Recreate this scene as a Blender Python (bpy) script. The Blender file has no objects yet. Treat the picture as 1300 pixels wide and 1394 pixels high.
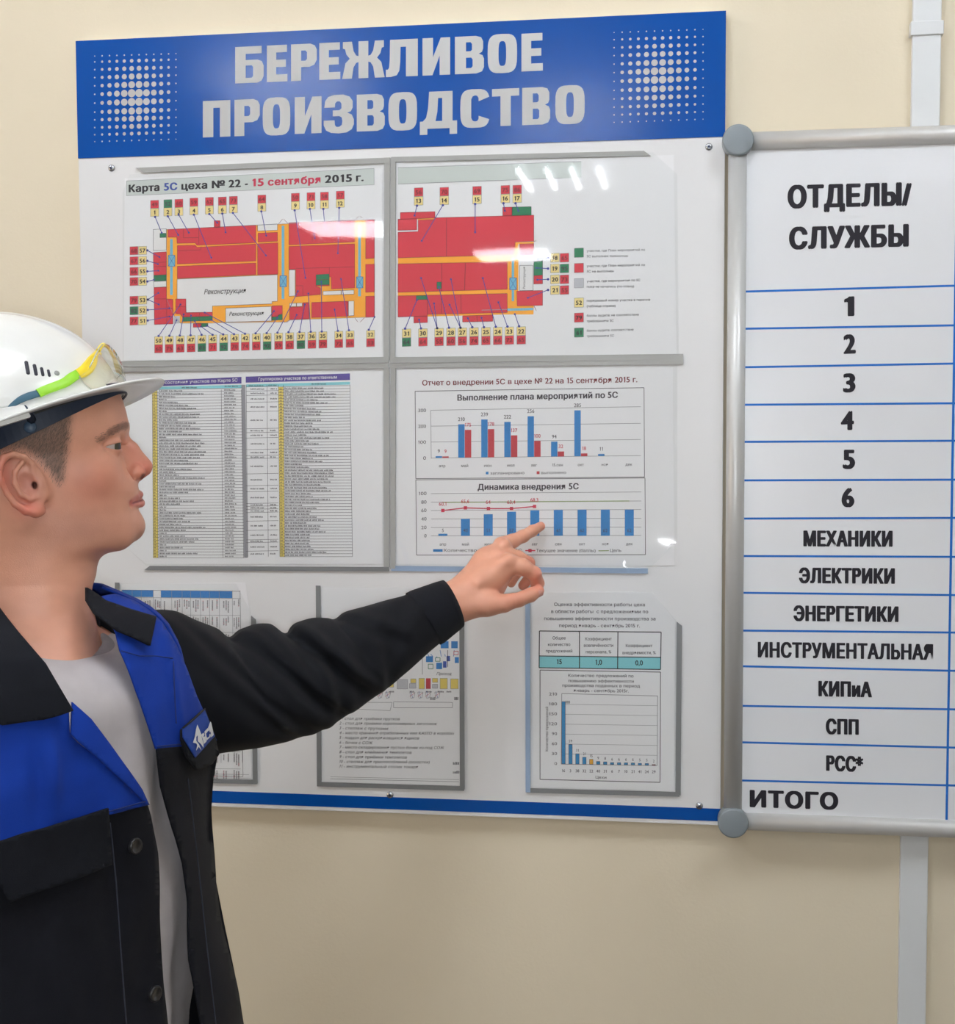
import bpy, bmesh, math, random
import numpy as np
from mathutils import Vector, Matrix, noise
from mathutils.geometry import tessellate_polygon, delaunay_2d_cdt
C = bpy.context.scene.collection
random.seed(7)

# ---------------------------------------------------------------- camera
F_PX, IW, IH = 1900.0, 1300.0, 1394.0
YAW, PITCH, ROLL = 0.14680, -0.05950, -0.00370
CAM = np.array([0.94240, -2.10456, 1.62])
BZ = 1.62 - 0.59858            # height of the big board's lower edge
BW, BH = 1.0, 1.20525
_cy, _sy, _cp, _sp, _cr, _sr = math.cos(YAW), math.sin(YAW), math.cos(PITCH), math.sin(PITCH), math.cos(ROLL), math.sin(ROLL)
FWD = np.array([-_sy*_cp, _cy*_cp, _sp]); _R0 = np.array([_cy, _sy, 0.0]); _U0 = np.cross(_R0, FWD)
RGT = _R0*_cr + _U0*_sr; UPV = -_R0*_sr + _U0*_cr
cd = bpy.data.cameras.new('camera'); cam = bpy.data.objects.new('camera', cd); C.objects.link(cam)
cd.sensor_fit = 'HORIZONTAL'; cd.sensor_width = 36.0; cd.lens = 36.0*F_PX/IW; cd.clip_start = 0.02; cd.clip_end = 60
m = Matrix.Identity(4)
for i in range(3):
    m[i][0], m[i][1], m[i][2], m[i][3] = RGT[i], UPV[i], -FWD[i], CAM[i]
cam.matrix_world = m
bpy.context.scene.camera = cam

def ray(px, py):
    return FWD*F_PX + RGT*(px-IW/2) - UPV*(py-IH/2)
def P(px, py, Y=0.0):
    """point of the plane Y = const behind a place of the photograph"""
    d = ray(px, py); t = (Y-CAM[1])/d[1]
    return CAM + d*t

# ---------------------------------------------------------------- world, light, exposure
sc = bpy.context.scene
sc.view_settings.view_transform = 'Standard'; sc.view_settings.look = 'None'
sc.view_settings.exposure = 0.0; sc.view_settings.gamma = 1.0; sc.view_settings.use_curve_mapping = False
w = bpy.data.worlds.new('world'); sc.world = w; w.use_nodes = True
w.node_tree.nodes['Background'].inputs[0].default_value = (0.5, 0.55, 0.6, 1)
w.node_tree.nodes['Background'].inputs[1].default_value = 0.25
TUBE = 29.0                # emission of the fluorescent tubes
def area(name, loc, target, size, power, col=(1, 1, 1), sy=None):
    l = bpy.data.lights.new(name, 'AREA'); l.energy = power; l.color = col; l.size = size
    if sy: l.shape = 'RECTANGLE'; l.size_y = sy
    o = bpy.data.objects.new(name, l); C.objects.link(o); o.location = loc
    o.rotation_euler = (Vector(target)-Vector(loc)).to_track_quat('-Z', 'Y').to_euler()
    return o
FLASH = CAM + np.array([0.008, 0.0, -0.035])
fl = area('phone_flash', tuple(FLASH), tuple(P(760, 760)), 0.020, 6.2, (0.93, 0.97, 1.0))
fl.data.shape = 'DISK'
# added warm fill light at the left wall, no such source known
area('warm_fill_light', (-3.56, -2.4, 1.7), (0, -2.4, 1.7), 1.6, 34, (1.0, 0.74, 0.50), 1.3)

# ---------------------------------------------------------------- helpers
def lin(c):
    return tuple(((v/255)/12.92 if v/255 <= 0.04045 else ((v/255+0.055)/1.055)**2.4) for v in c)
MATS = {}
def mat(name, rgb, rough=0.5, spec=0.5, metal=0.0, noise_amt=0.0, noise_scale=40, bump=0.0, bump_scale=300, emit=None, coat=0.0, sss=0.0, sheen=0.0):
    """rgb in sRGB 0..255"""
    if name in MATS: return MATS[name]
    mt = bpy.data.materials.new(name); mt.use_nodes = True; MATS[name] = mt
    nt = mt.node_tree; b = nt.nodes['Principled BSDF']
    c = lin(rgb)
    b.inputs['Base Color'].default_value = (*c, 1); b.inputs['Roughness'].default_value = rough
    b.inputs['Specular IOR Level'].default_value = spec; b.inputs['Metallic'].default_value = metal
    b.inputs['Coat Weight'].default_value = coat; b.inputs['Coat Roughness'].default_value = 0.06
    b.inputs['Sheen Weight'].default_value = sheen
    if sss: b.inputs['Subsurface Weight'].default_value = sss; b.inputs['Subsurface Radius'].default_value = (0.012, 0.004, 0.002); b.inputs['Subsurface Scale'].default_value = 0.6
    tc = nt.nodes.new('ShaderNodeTexCoord')
    if noise_amt:
        n = nt.nodes.new('ShaderNodeTexNoise'); n.inputs['Scale'].default_value = noise_scale; n.inputs['Detail'].default_value = 5
        nt.links.new(tc.outputs['Object'], n.inputs['Vector'])
        r = nt.nodes.new('ShaderNodeMapRange'); r.inputs[1].default_value = 0.3; r.inputs[2].default_value = 0.7
        r.inputs[3].default_value = 1-noise_amt; r.inputs[4].default_value = 1+noise_amt
        nt.links.new(n.outputs[0], r.inputs[0])
        v = nt.nodes.new('ShaderNodeVectorMath'); v.operation = 'SCALE'; v.inputs[0].default_value = c
        nt.links.new(r.outputs[0], v.inputs['Scale']); nt.links.new(v.outputs[0], b.inputs['Base Color'])
    if bump:
        n2 = nt.nodes.new('ShaderNodeTexNoise'); n2.inputs['Scale'].default_value = bump_scale; n2.inputs['Detail'].default_value = 4
        nt.links.new(tc.outputs['Object'], n2.inputs['Vector'])
        bp = nt.nodes.new('ShaderNodeBump'); bp.inputs['Strength'].default_value = bump; bp.inputs['Distance'].default_value = 0.002
        nt.links.new(n2.outputs[0], bp.inputs['Height']); nt.links.new(bp.outputs[0], b.inputs['Normal'])
    if emit: b.inputs['Emission Color'].default_value = (*lin(rgb), 1); b.inputs['Emission Strength'].default_value = emit
    return mt
def film_mat(name='clear_film', tint=(253, 254, 254), rough=0.025, f0=0.032, bumpy=0.03, scale=5, haze=0.035):
    if name in MATS: return MATS[name]
    mt = bpy.data.materials.new(name); mt.use_nodes = True; MATS[name] = mt
    nt = mt.node_tree; nt.nodes.remove(nt.nodes['Principled BSDF']); out = nt.nodes['Material Output']
    tr = nt.nodes.new('ShaderNodeBsdfTransparent'); tr.inputs[0].default_value = (*lin(tint), 1)
    gl = nt.nodes.new('ShaderNodeBsdfGlossy'); gl.inputs['Roughness'].default_value = rough
    df = nt.nodes.new('ShaderNodeBsdfDiffuse'); df.inputs[0].default_value = (0.8, 0.82, 0.84, 1)
    lw = nt.nodes.new('ShaderNodeLayerWeight'); lw.inputs['Blend'].default_value = 0.5
    pw = nt.nodes.new('ShaderNodeMath'); pw.operation = 'POWER'; pw.inputs[1].default_value = 5.0; nt.links.new(lw.outputs['Facing'], pw.inputs[0])
    fr = nt.nodes.new('ShaderNodeMath'); fr.operation = 'MULTIPLY_ADD'; fr.inputs[1].default_value = 0.9; fr.inputs[2].default_value = f0; nt.links.new(pw.outputs[0], fr.inputs[0])
    m0 = nt.nodes.new('ShaderNodeMixShader'); m0.inputs[0].default_value = haze
    m1 = nt.nodes.new('ShaderNodeMixShader')
    nt.links.new(tr.outputs[0], m0.inputs[1]); nt.links.new(df.outputs[0], m0.inputs[2])
    nt.links.new(fr.outputs[0], m1.inputs[0]); nt.links.new(m0.outputs[0], m1.inputs[1]); nt.links.new(gl.outputs[0], m1.inputs[2])
    tc = nt.nodes.new('ShaderNodeTexCoord'); n = nt.nodes.new('ShaderNodeTexNoise'); n.inputs['Scale'].default_value = scale; n.inputs['Detail'].default_value = 1
    nt.links.new(tc.outputs['Object'], n.inputs['Vector'])
    bp = nt.nodes.new('ShaderNodeBump'); bp.inputs['Strength'].default_value = bumpy; bp.inputs['Distance'].default_value = 0.01
    nt.links.new(n.outputs[0], bp.inputs['Height'])
    nt.links.new(bp.outputs[0], gl.inputs['Normal'])
    nt.links.new(m1.outputs[0], out.inputs[0])
    return mt

def link(name, me, parent=None):
    o = bpy.data.objects.new(name, me); C.objects.link(o)
    if parent is not None: o.parent = parent; o.matrix_parent_inverse = Matrix.Translation(-Vector(parent.location)) if parent.type == 'EMPTY' and parent.parent is None else Matrix.Identity(4)
    return o
def mk(name, verts, faces, material, parent=None, smooth=False, mats=None, fmat=None):
    me = bpy.data.meshes.new(name); me.from_pydata([tuple(v) for v in verts], [], [tuple(f) for f in faces])
    for q in (mats or [material]): me.materials.append(q)
    if fmat is not None: me.polygons.foreach_set('material_index', fmat)
    if smooth: me.polygons.foreach_set('use_smooth', [True]*len(me.polygons))
    me.update()
    return link(name, me, parent)
def thing(name, label, cat, loc, group=None):
    o = bpy.data.objects.new(name, None); C.objects.link(o); o.location = tuple(loc); o.empty_display_size = 0.05
    return tag(o, label, cat, group)
def tag(o, label, cat=None, group=None):
    o['label'] = label
    if cat: o['category'] = cat
    if group: o['group'] = group
    return o
def box_v(x0, x1, y0, y1, z0, z1):
    return [(x0, y0, z0), (x1, y0, z0), (x1, y1, z0), (x0, y1, z0), (x0, y0, z1), (x1, y0, z1), (x1, y1, z1), (x0, y1, z1)]
BOXF = [(0, 3, 2, 1), (4, 5, 6, 7), (0, 1, 5, 4), (1, 2, 6, 5), (2, 3, 7, 6), (3, 0, 4, 7)]
def box(name, x0, x1, y0, y1, z0, z1, material, parent=None, bevel=0.0):
    bm = bmesh.new(); vs = [bm.verts.new(v) for v in box_v(x0, x1, y0, y1, z0, z1)]
    for f in BOXF: bm.faces.new([vs[i] for i in f])
    if bevel: bmesh.ops.bevel(bm, geom=bm.edges[:], offset=bevel, segments=2, affect='EDGES', profile=0.5)
    return from_bm(name, bm, material, parent)
def from_bm(name, bm, material, parent=None, smooth=False):
    bmesh.ops.recalc_face_normals(bm, faces=bm.faces[:])
    me = bpy.data.meshes.new(name); bm.to_mesh(me); bm.free(); me.materials.append(material)
    if smooth: me.polygons.foreach_set('use_smooth', [True]*len(me.polygons))
    return link(name, me, parent)
def prism(name, pts, y0, y1, material, parent=None):
    """slab: outline in X,Z pulled from Y=y0 to Y=y1"""
    n = len(pts); v = [(p[0], y0, p[1]) for p in pts]+[(p[0], y1, p[1]) for p in pts]
    tri = tessellate_polygon([[Vector((p[0], p[1], 0)) for p in pts]])
    f = [tuple(t) for t in tri]+[tuple(n+i for i in reversed(t)) for t in tri]+[(i, (i+1) % n, n+(i+1) % n, n+i) for i in range(n)]
    bm = bmesh.new(); vs = [bm.verts.new(a) for a in v]
    for a in f:
        try: bm.faces.new([vs[i] for i in a])
        except ValueError: pass
    return from_bm(name, bm, material, parent)
def struct(o): o['kind'] = 'structure'; return o
def tube(name, pts, radii, material, parent=None, seg=12, closed=False, caps=True, smooth=True, up=(0, 0, 1), flat=1.0):
    """swept tube; flat<1 squashes it along the up direction"""
    pts = [Vector(p) for p in pts]; n = len(pts)
    if not hasattr(radii, '__len__'): radii = [radii]*n
    V = []; 
    for i, p in enumerate(pts):
        a = pts[(i+1) % n] if (closed or i < n-1) else p; b = pts[i-1] if (closed or i > 0) else p
        t = (a-b).normalized(); u = Vector(up); s = t.cross(u)
        if s.length < 1e-4: s = t.cross(Vector((1, 0, 0.1)))
        s.normalize(); u = s.cross(t).normalized()
        for k in range(seg):
            q = 2*math.pi*k/seg
            V.append(p+s*(math.cos(q)*radii[i])+u*(math.sin(q)*radii[i]*flat))
    Fc = []
    for i in range(n if closed else n-1):
        j = (i+1) % n
        for k in range(seg):
            l = (k+1) % seg; Fc.append((i*seg+k, i*seg+l, j*seg+l, j*seg+k))
    if caps and not closed:
        Fc.append(tuple(reversed(range(seg)))); Fc.append(tuple((n-1)*seg+k for k in range(seg)))
    return mk(name, V, Fc, material, parent, smooth)

# ---------------------------------------------------------------- the room
WY = 0.02                  # face of the wall
wall_m = mat('wall_paint', (232, 221, 197), 0.75, 0.25, noise_amt=0.02, noise_scale=3, bump=0.12, bump_scale=220)
X0, X1, Y0, ZC = -3.6, 4.2, -10.0, 3.0
struct(box('wall_back', X0, X1, WY, WY+0.15, 0, ZC, wall_m))
struct(box('wall_left', X0-0.15, X0, Y0, WY+0.15, 0, ZC, wall_m))
struct(box('wall_right', X1, X1+0.15, Y0, WY+0.15, 0, ZC, wall_m))
struct(box('wall_front', X0, X1, Y0-0.15, Y0, 0, ZC, wall_m))
struct(box('floor', X0-0.15, X1+0.15, Y0-0.15, WY+0.15, -0.1, 0, mat('linoleum', (92, 86, 80), 0.45, noise_amt=0.12, noise_scale=14)))
struct(box('ceiling', X0-0.15, X1+0.15, Y0-0.15, WY+0.15, ZC, ZC+0.1, mat('ceiling_white', (232, 232, 228), 0.8)))
struct(box('baseboard_back', X0, X1, WY-0.015, WY, 0, 0.09, mat('baseboard', (150, 120, 95), 0.5), bevel=0.003))

win = struct(box('added_window_1', X0, X0+0.012, -3.2, -1.6, 1.05, 2.35, mat('added_window_glass', (190, 205, 215), 0.1)))  # made-up window, added to go round the warm fill light
fr_m = mat('added_window_frame', (225, 226, 224), 0.4)
for (ya, yb, za, zb_0) in ((-3.28, -3.2, 0.97, 2.43), (-1.6, -1.52, 0.97, 2.43), (-3.2, -1.6, 0.97, 1.05), (-3.2, -1.6, 2.35, 2.43), (-2.43, -2.37, 1.05, 2.35)):
    box('added_window_frame', X0, X0+0.06, ya, yb, za, zb_0, fr_m, win)

# fluorescent ceiling fixtures
tube_m = mat('lamp_tube', (244, 248, 255), 0.5, emit=TUBE)
house_m = mat('lamp_housing', (235, 236, 236), 0.35)
louvre_m = mat('lamp_louvre', (215, 218, 220), 0.25, metal=0.6)
LAMPS = [(0.29, -5.47, 0, 'in the middle of the room'), (-0.35, -8.60, 1, 'farthest from the notice board'), (-1.30, -7.15, 1, 'far behind, towards the left wall'), (-0.58, -3.25, 0, 'behind the photographer, on the left'),
         (0.45, -3.95, 0, 'just behind the photographer'), (2.3, -5.6, 0, 'at the right of the room'), (-0.80, -1.08, 1, 'by the wall, above the man'), (0.50, -1.22, 1, 'by the wall, above the notice board'), (1.70, -1.08, 1, 'by the wall, above the department board')]
for lx, ly, turn, wh in LAMPS:
    t = thing('ceiling_light', 'square four tube ceiling light '+wh, 'light', (lx, ly, ZC), 'square four tube ceiling lights')
    box('housing', lx-0.3, lx+0.3, ly-0.3, ly+0.3, ZC-0.012, ZC, house_m, t)
    for k in range(4):
        u = -0.21+0.14*k
        a, b = ((lx+u, ly-0.27), (lx+u, ly+0.27)) if not turn else ((lx-0.27, ly+u), (lx+0.27, ly+u))
        tube('lamp_tube', [(*a, ZC-0.045), (*b, ZC-0.045)], 0.016, tube_m, t, seg=8)
    for k in range(5):
        u = -0.28+0.14*k-0.003
        if turn: box('louvre', lx-0.3, lx+0.3, ly+u, ly+u+0.006, ZC-0.022, ZC-0.012, louvre_m, t)
        else: box('louvre', lx+u, lx+u+0.006, ly-0.3, ly+0.3, ZC-0.022, ZC-0.012, louvre_m, t)

# cable trunking running up the wall behind the white board
white_pl = mat('white_plastic', (226, 230, 232), 0.35, noise_amt=0.015, noise_scale=10)
xa, xb = P(1240, 100, WY)[0], P(1277, 100, WY)[0]
zt = P(1258, 33, WY)[2]; zt2 = P(1258, 52, WY)[2]
t = thing('cable_trunking', 'white plastic cable trunking running up the wall behind the department board', 'cable duct', ((xa+xb)/2, WY, 0))
box('duct_base', xa, xb, WY-0.010, WY, 0, ZC, white_pl, t)
box('duct_cover', xa-0.001, xb+0.001, WY-0.016, WY-0.010, 0, ZC, white_pl, t, bevel=0.0015)
box('joint_clip', xa-0.004, xb+0.004, WY-0.019, WY, zt2, zt, white_pl, t, bevel=0.0015)

# ---------------------------------------------------------------- flat print
_font_cache = {}
def _area(l): return sum(l[i-1][0]*l[i][1]-l[i][0]*l[i-1][1] for i in range(len(l)))/2
def _inside(p, l):
    c = False
    for i in range(len(l)):
        (x0, y0), (x1, y1) = l[i-1], l[i]
        if (y0 > p[1]) != (y1 > p[1]) and p[0] < (x1-x0)*(p[1]-y0)/(y1-y0)+x0: c = not c
    return c
def R4(x0, y0, x1, y1): return [(x0, y0), (x1, y0), (x1, y1), (x0, y1)]
def one_char(ch, res):
    """outline loops and advance of one letter; each outer loop is filled on its own"""
    key = (ch, res)
    if key in _font_cache: return _font_cache[key]
    def ev(body, fill):
        cu = bpy.data.curves.new('t', 'FONT'); cu.body = body; cu.resolution_u = res; cu.fill_mode = fill
        o = bpy.data.objects.new('t', cu); C.objects.link(o)
        me = bpy.data.meshes.new_from_object(o.evaluated_get(bpy.context.evaluated_depsgraph_get()))
        co = [(v.co.x, v.co.y) for v in me.vertices]; ed = [tuple(e.vertices) for e in me.edges]
        bpy.data.objects.remove(o); bpy.data.curves.remove(cu); bpy.data.meshes.remove(me); return co, ed
    co, ed = ev(ch, 'NONE')
    c2, _ = ev(ch+'|', 'NONE'); c3, _ = ev('|', 'NONE')
    adv = max(x for x, y in c2)-max(x for x, y in c3)
    nb = {}
    for i, j in ed: nb.setdefault(i, []).append(j); nb.setdefault(j, []).append(i)
    seen = set(); loops = []
    for s in range(len(co)):
        if s in seen or s not in nb: continue
        l = [s]; seen.add(s); cur = s
        while True:
            nx = [k for k in nb[cur] if k not in seen]
            if not nx: break
            cur = min(nx) if len(l) == 1 and s+1 in nx else nx[0]; 
            if len(l) == 1 and s+1 in nx: cur = s+1
            l.append(cur); seen.add(cur)
        if len(l) > 2: loops.append([co[k] for k in l])
    if ch == '1': loops = [[(0.12, 0.60), (0.12, 0.515), (0.21, 0.57), (0.21, 0.0), (0.305, 0.0), (0.305, 0.69), (0.23, 0.69), (0.19, 0.635)]]; adv = 0.42
    cap = 0.727; xh = 0.546
    def bowl(x0, x1, y1, st=0.094):
        r = y1/2
        o = [(x0, 0), (x1-r*0.9, 0)]+[(x1-r*0.9+r*0.9*math.cos(a), r+r*math.sin(a)) for a in [math.radians(q) for q in range(-80, 81, 16)]]+[(x1-r*0.9, y1), (x0, y1)]
        ri = r-st*0.9; xi = x1-r*0.9
        h = [(x0+st, st*0.9), (x0+st, y1-st*0.9), (xi, y1-st*0.9)]+[(xi+(r*0.9-st)*math.cos(a), r+ri*math.sin(a)) for a in [math.radians(q) for q in range(80, -81, -20)]]+[(xi, st*0.9)]
        return o, h
    CU = {}
    for up, H_, hb in ((1, cap, 0.43), (0, xh, 0.33)):
        s_ = 0.094 if up else 0.086; w_ = 0.56 if up else 0.47
        bo, bh = bowl(0.075, w_, hb, s_); st = R4(0.075, 0, 0.075+s_, H_)
        CU['Ьь'[1-up]] = ([st, bo], [bh], w_+0.04)
        CU['Ыы'[1-up]] = ([st, bo, R4(w_+0.10, 0, w_+0.10+s_, H_)], [bh], w_+0.27)
    for up, H_, hb in ((1, cap, 0.40), (0, xh, 0.30)):
        s_ = 0.094 if up else 0.086; w_ = 0.55 if up else 0.46
        bo, bh = bowl(0.075, w_, hb, s_); mv = lambda l: [(x, y+H_-hb) for x, y in l]; bo, bh = mv(bo), mv(bh); st = R4(0.075, 0, 0.075+s_, H_)
        if up: CU['Р'] = ([st, bo], [bh], w_+0.05)
        fl = lambda l: [(w_+0.075-x, y) for x, y in l]
        leg = [(w_-0.03, 0), (w_+0.075-0.01, 0), (w_-0.13, H_-hb+0.05), (w_-0.24, H_-hb+0.03)]
        CU['Яя'[1-up]] = ([fl(st), fl(bo), [(0.03, 0), (0.14, 0), (0.31, H_-hb+0.03), (0.21, H_-hb+0.03)]], [fl(bh)], w_+0.15)
        if not up:
            rg = lambda rx, ry: [(0.36+rx*math.cos(q*math.pi/12), 0.273+ry*math.sin(q*math.pi/12)) for q in range(24)]
            CU['ф'] = ([rg(0.31, 0.283), R4(0.33, -0.2, 0.39, 0.73)], [rg(0.22, 0.2)], 0.72)
    if ch in CU:
        outer, holes, adv = CU[ch]
    elif loops:
        big = max(loops, key=lambda l: abs(_area(l))); sg = _area(big) > 0
        outer = [l for l in loops if (_area(l) > 0) == sg]; holes = [l for l in loops if (_area(l) > 0) != sg]
    else: outer = holes = []
    V, Fc, Z = [], [], []
    for n, o in enumerate(outer):
        hs = [h for h in holes if _inside(h[0], o)]
        # a hole belongs to the smallest outline that holds it
        hs = [h for h in hs if o is min((q for q in outer if _inside(h[0], q)), key=lambda q: abs(_area(q)))]
        lp = [o]+hs; k = len(V); V += [p for l in lp for p in l]; Z += [n]*sum(len(l) for l in lp)
        for tr in tessellate_polygon([[Vector((x, y, 0)) for x, y in l] for l in lp]): Fc.append(tuple(k+i for i in tr))
    _font_cache[key] = (V, Fc, Z, adv); return _font_cache[key]
def glyph_mesh(s, bold, res):
    key = ('s', s, res, bold)
    if key in _font_cache: return _font_cache[key]
    V, Fc = [], []; x = 0.0
    for ch in s:
        if ch == ' ': x += 0.28; continue
        v, f, z, adv = one_char(ch, res); k = len(V)
        ys = 0.727/0.682 if ch.isdigit() else 1.0
        V += [(x+p[0], p[1]*ys, q) for p, q in zip(v, z)]; Fc += [tuple(k+i for i in t_) for t_ in f]; x += adv+1.3*max(0, bold-0.015)
    _font_cache[key] = (np.array(V).reshape(-1, 3), Fc); return _font_cache[key]

class Print:
    """everything printed flat on one sheet; polygons collected per ink"""
    def __init__(self, mp, base, parent):
        self.mp = mp; self.base = base; self.parent = parent; self.d = {}; self.layer = 0
    def w(self, x, y, lay=None):
        p = P(*self.mp(x, y)); return (p[0], -self.base-0.00004*(self.layer if lay is None else lay), p[2])
    def poly(self, key, pts, lay=0):
        V, Fc = self.d.setdefault(key, ([], []))
        k = len(V); V.extend(self.w(x, y, lay) for x, y in pts)
        if len(pts) <= 4: Fc.append(tuple(range(k, k+len(pts))))
        else:
            for tr in tessellate_polygon([[Vector((x, -y, 0)) for x, y in pts]]): Fc.append(tuple(k+i for i in tr))
    def rect(self, key, x0, y0, x1, y1, lay=0, sl=0.0):
        """sl: rise per unit of x"""
        self.poly(key, [(x0, y0), (x1, y0+sl*(x1-x0)), (x1, y1+sl*(x1-x0)), (x0, y1)], lay)
    def line(self, key, x0, y0, x1, y1, wd=2.0, lay=1):
        d = math.hypot(x1-x0, y1-y0) or 1; nx, ny = -(y1-y0)/d*wd/2, (x1-x0)/d*wd/2
        self.poly(key, [(x0+nx, y0+ny), (x1+nx, y1+ny), (x1-nx, y1-ny), (x0-nx, y0-ny)], lay)
    def frame(self, key, pts, wd=2.0, lay=1):
        for i in range(len(pts)): self.line(key, *pts[i], *pts[(i+1) % len(pts)], wd, lay)
    def disc(self, key, x, y, r, lay=2, n=8):
        self.poly(key, [(x+r*math.cos(6.2832*i/n), y+r*math.sin(6.2832*i/n)) for i in range(n)], lay)
    def text(self, key, s, x0, y0, x1, y1, h, bold=0.02, lay=3, res=3, slant=0.0, right=None):
        """baseline from (x0,y0) to (x1,y1), cap height h, all in sheet units; heavy type is laid down in several shifted impressions"""
        co, fs = glyph_mesh(s, bold, res)
        if not len(co): return
        mn, mx = co[:, 0].min(), co[:, 0].max(); asp = (mx-mn)/0.727*h
        bx = bold/0.727*h; by = bold/0.727*h*0.55
        x0 += bx; x1 -= bx
        a = np.array(self.w(x0, y0-by, lay)); b = np.array(self.w(x1, y1-by, lay)); h2 = h-2*by
        hh = np.array(self.w(x0+slant*h, y0-by-h2, lay))-a
        u = (co[:, 0]-mn)/(mx-mn); v = co[:, 1]/0.727
        pts = a+np.outer(u, b-a)+np.outer(v, hh)
        ex = (b-a)/max(np.linalg.norm(b-a), 1e-9)*np.linalg.norm(np.array(self.w(x0+bx, y0, lay))-np.array(self.w(x0, y0, lay)))
        ez = hh/max(h2, 1e-6)*by
        sh = [(0, 0)] if bold < 0.004 else [(-.7, .7), (.7, -.7), (.7, .7), (-.7, -.7)] if bold < 0.02 else [(-1, .0), (1, .0), (-.7, .8), (.7, .8), (-.7, -.8), (.7, -.8), (0, 0)]
        V, Fc = self.d.setdefault(key, ([], []))
        for i, (sx, sz) in enumerate(sh):
            q = pts+ex*sx+ez*sz; q[:, 1] = a[1]-0.000004*i-0.000002*co[:, 2]; k = len(V)
            V.extend(map(tuple, q)); Fc.extend(tuple(k+j for j in f) for f in fs)
    def ctext(self, key, s, xc, y, h, bold=0.02, lay=3, cond=1.0, sl=0.0, **kw):
        co, fs = glyph_mesh(s, bold, kw.get('res', 3))
        if not len(co): return
        wd = ((co[:, 0].max()-co[:, 0].min())+2*bold)/0.727*h*cond
        self.text(key, s, xc-wd/2, y-sl*wd/2, xc+wd/2, y+sl*wd/2, h, bold, lay, **kw)
    def flush(self, names):
        out = []
        for key, (V, Fc) in self.d.items():
            o = mk(names.get(key, 'printed_area'), V, Fc, INK[key], self.parent); o['kind'] = 'stuff'; out.append(o)
        self.d = {}; return out
def ink(n, c, r=0.6): return mat('ink_'+n, c, r, 0.3)
INK = dict(black=ink('black', (38, 36, 44)), dark=ink('dark', (70, 66, 76)), red=ink('red', (214, 58, 72)), redtext=ink('redtext', (200, 50, 80)),
           maroon=ink('maroon', (120, 40, 50)), green=ink('green', (44, 128, 88)), cream=ink('cream', (242, 222, 150)), orange=ink('orange', (250, 172, 52)),
           white=ink('white', (236, 236, 236)), blue=ink('blue', (58, 130, 200)), lblue=ink('lblue', (112, 184, 214)), line=ink('line', (62, 72, 160)),
           pale=ink('pale', (208, 216, 212)), grey=ink('grey', (196, 198, 204)), mid=ink('mid', (150, 150, 156)), purple=ink('purple', (88, 72, 150)),
           cyan=ink('cyan', (140, 214, 222)), yellow=ink('yellow', (232, 210, 110)), bar=ink('bar', (48, 130, 198)), rbar=ink('rbar', (192, 64, 74)),
           bluetext=ink('bluetext', (64, 88, 170)), tan=ink('tan', (214, 206, 186)), gline=ink('gline', (150, 170, 120)), sky=ink('sky', (56, 140, 196)), obar=ink('obar', (230, 170, 60)), rule=ink('rule', (30, 110, 200)))
NAMES = dict(black='lettering', dark='lettering', redtext='lettering', bluetext='lettering', line='leader_line')
def sub(x0, y0, x1, sc_): return lambda X, Y: (x0+X/sc_, y0+Y/sc_)
px = lambda X, Y: (X, Y)

# ---------------------------------------------------------------- the big notice board
def BX(x, y, Y=0.0):
    p = P(x, y, Y); return (p[0], p[2])
board_m = mat('board_white', (232, 233, 234), 0.42, 0.4, noise_amt=0.008, noise_scale=4)
edge_m = mat('board_edge', (130, 110, 98), 0.6)
blue_m = mat('board_blue', (10, 78, 162), 0.16, 0.4, noise_amt=0.03, noise_scale=5, bump=0.25, bump_scale=5)
silver_m = mat('silver_vinyl', (186, 187, 186), 0.34, 0.5, metal=0.15)
board = thing('notice_board', 'large white notice board with a blue heading and plastic document pockets', 'notice board', (0.5, 0.0, BZ))
box('board_panel', 0, BW, 0.0, WY-0.001, BZ, BZ+BH, board_m, board, bevel=0.0008)
# blue heading
zl = BX(107, 215)[1]; zr = BX(987, 187)[1]; zh = (zl+zr)/2
prism('header_panel', [(0, zh), (BW, zh), (BW, BZ+BH), (0, BZ+BH)], -0.0012, 0.0, blue_m, board)
zb0 = BX(600, 1117)[1]; zb1 = BX(600, 1096)[1]
z_a, z_b = BX(981, 1118)[1], BX(981, 1101)[1]
prism('footer_stripe', [(0, z_a), (BW, z_a), (BW, z_b), (0, z_b)], -0.0006, 0.0, blue_m, board)
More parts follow.
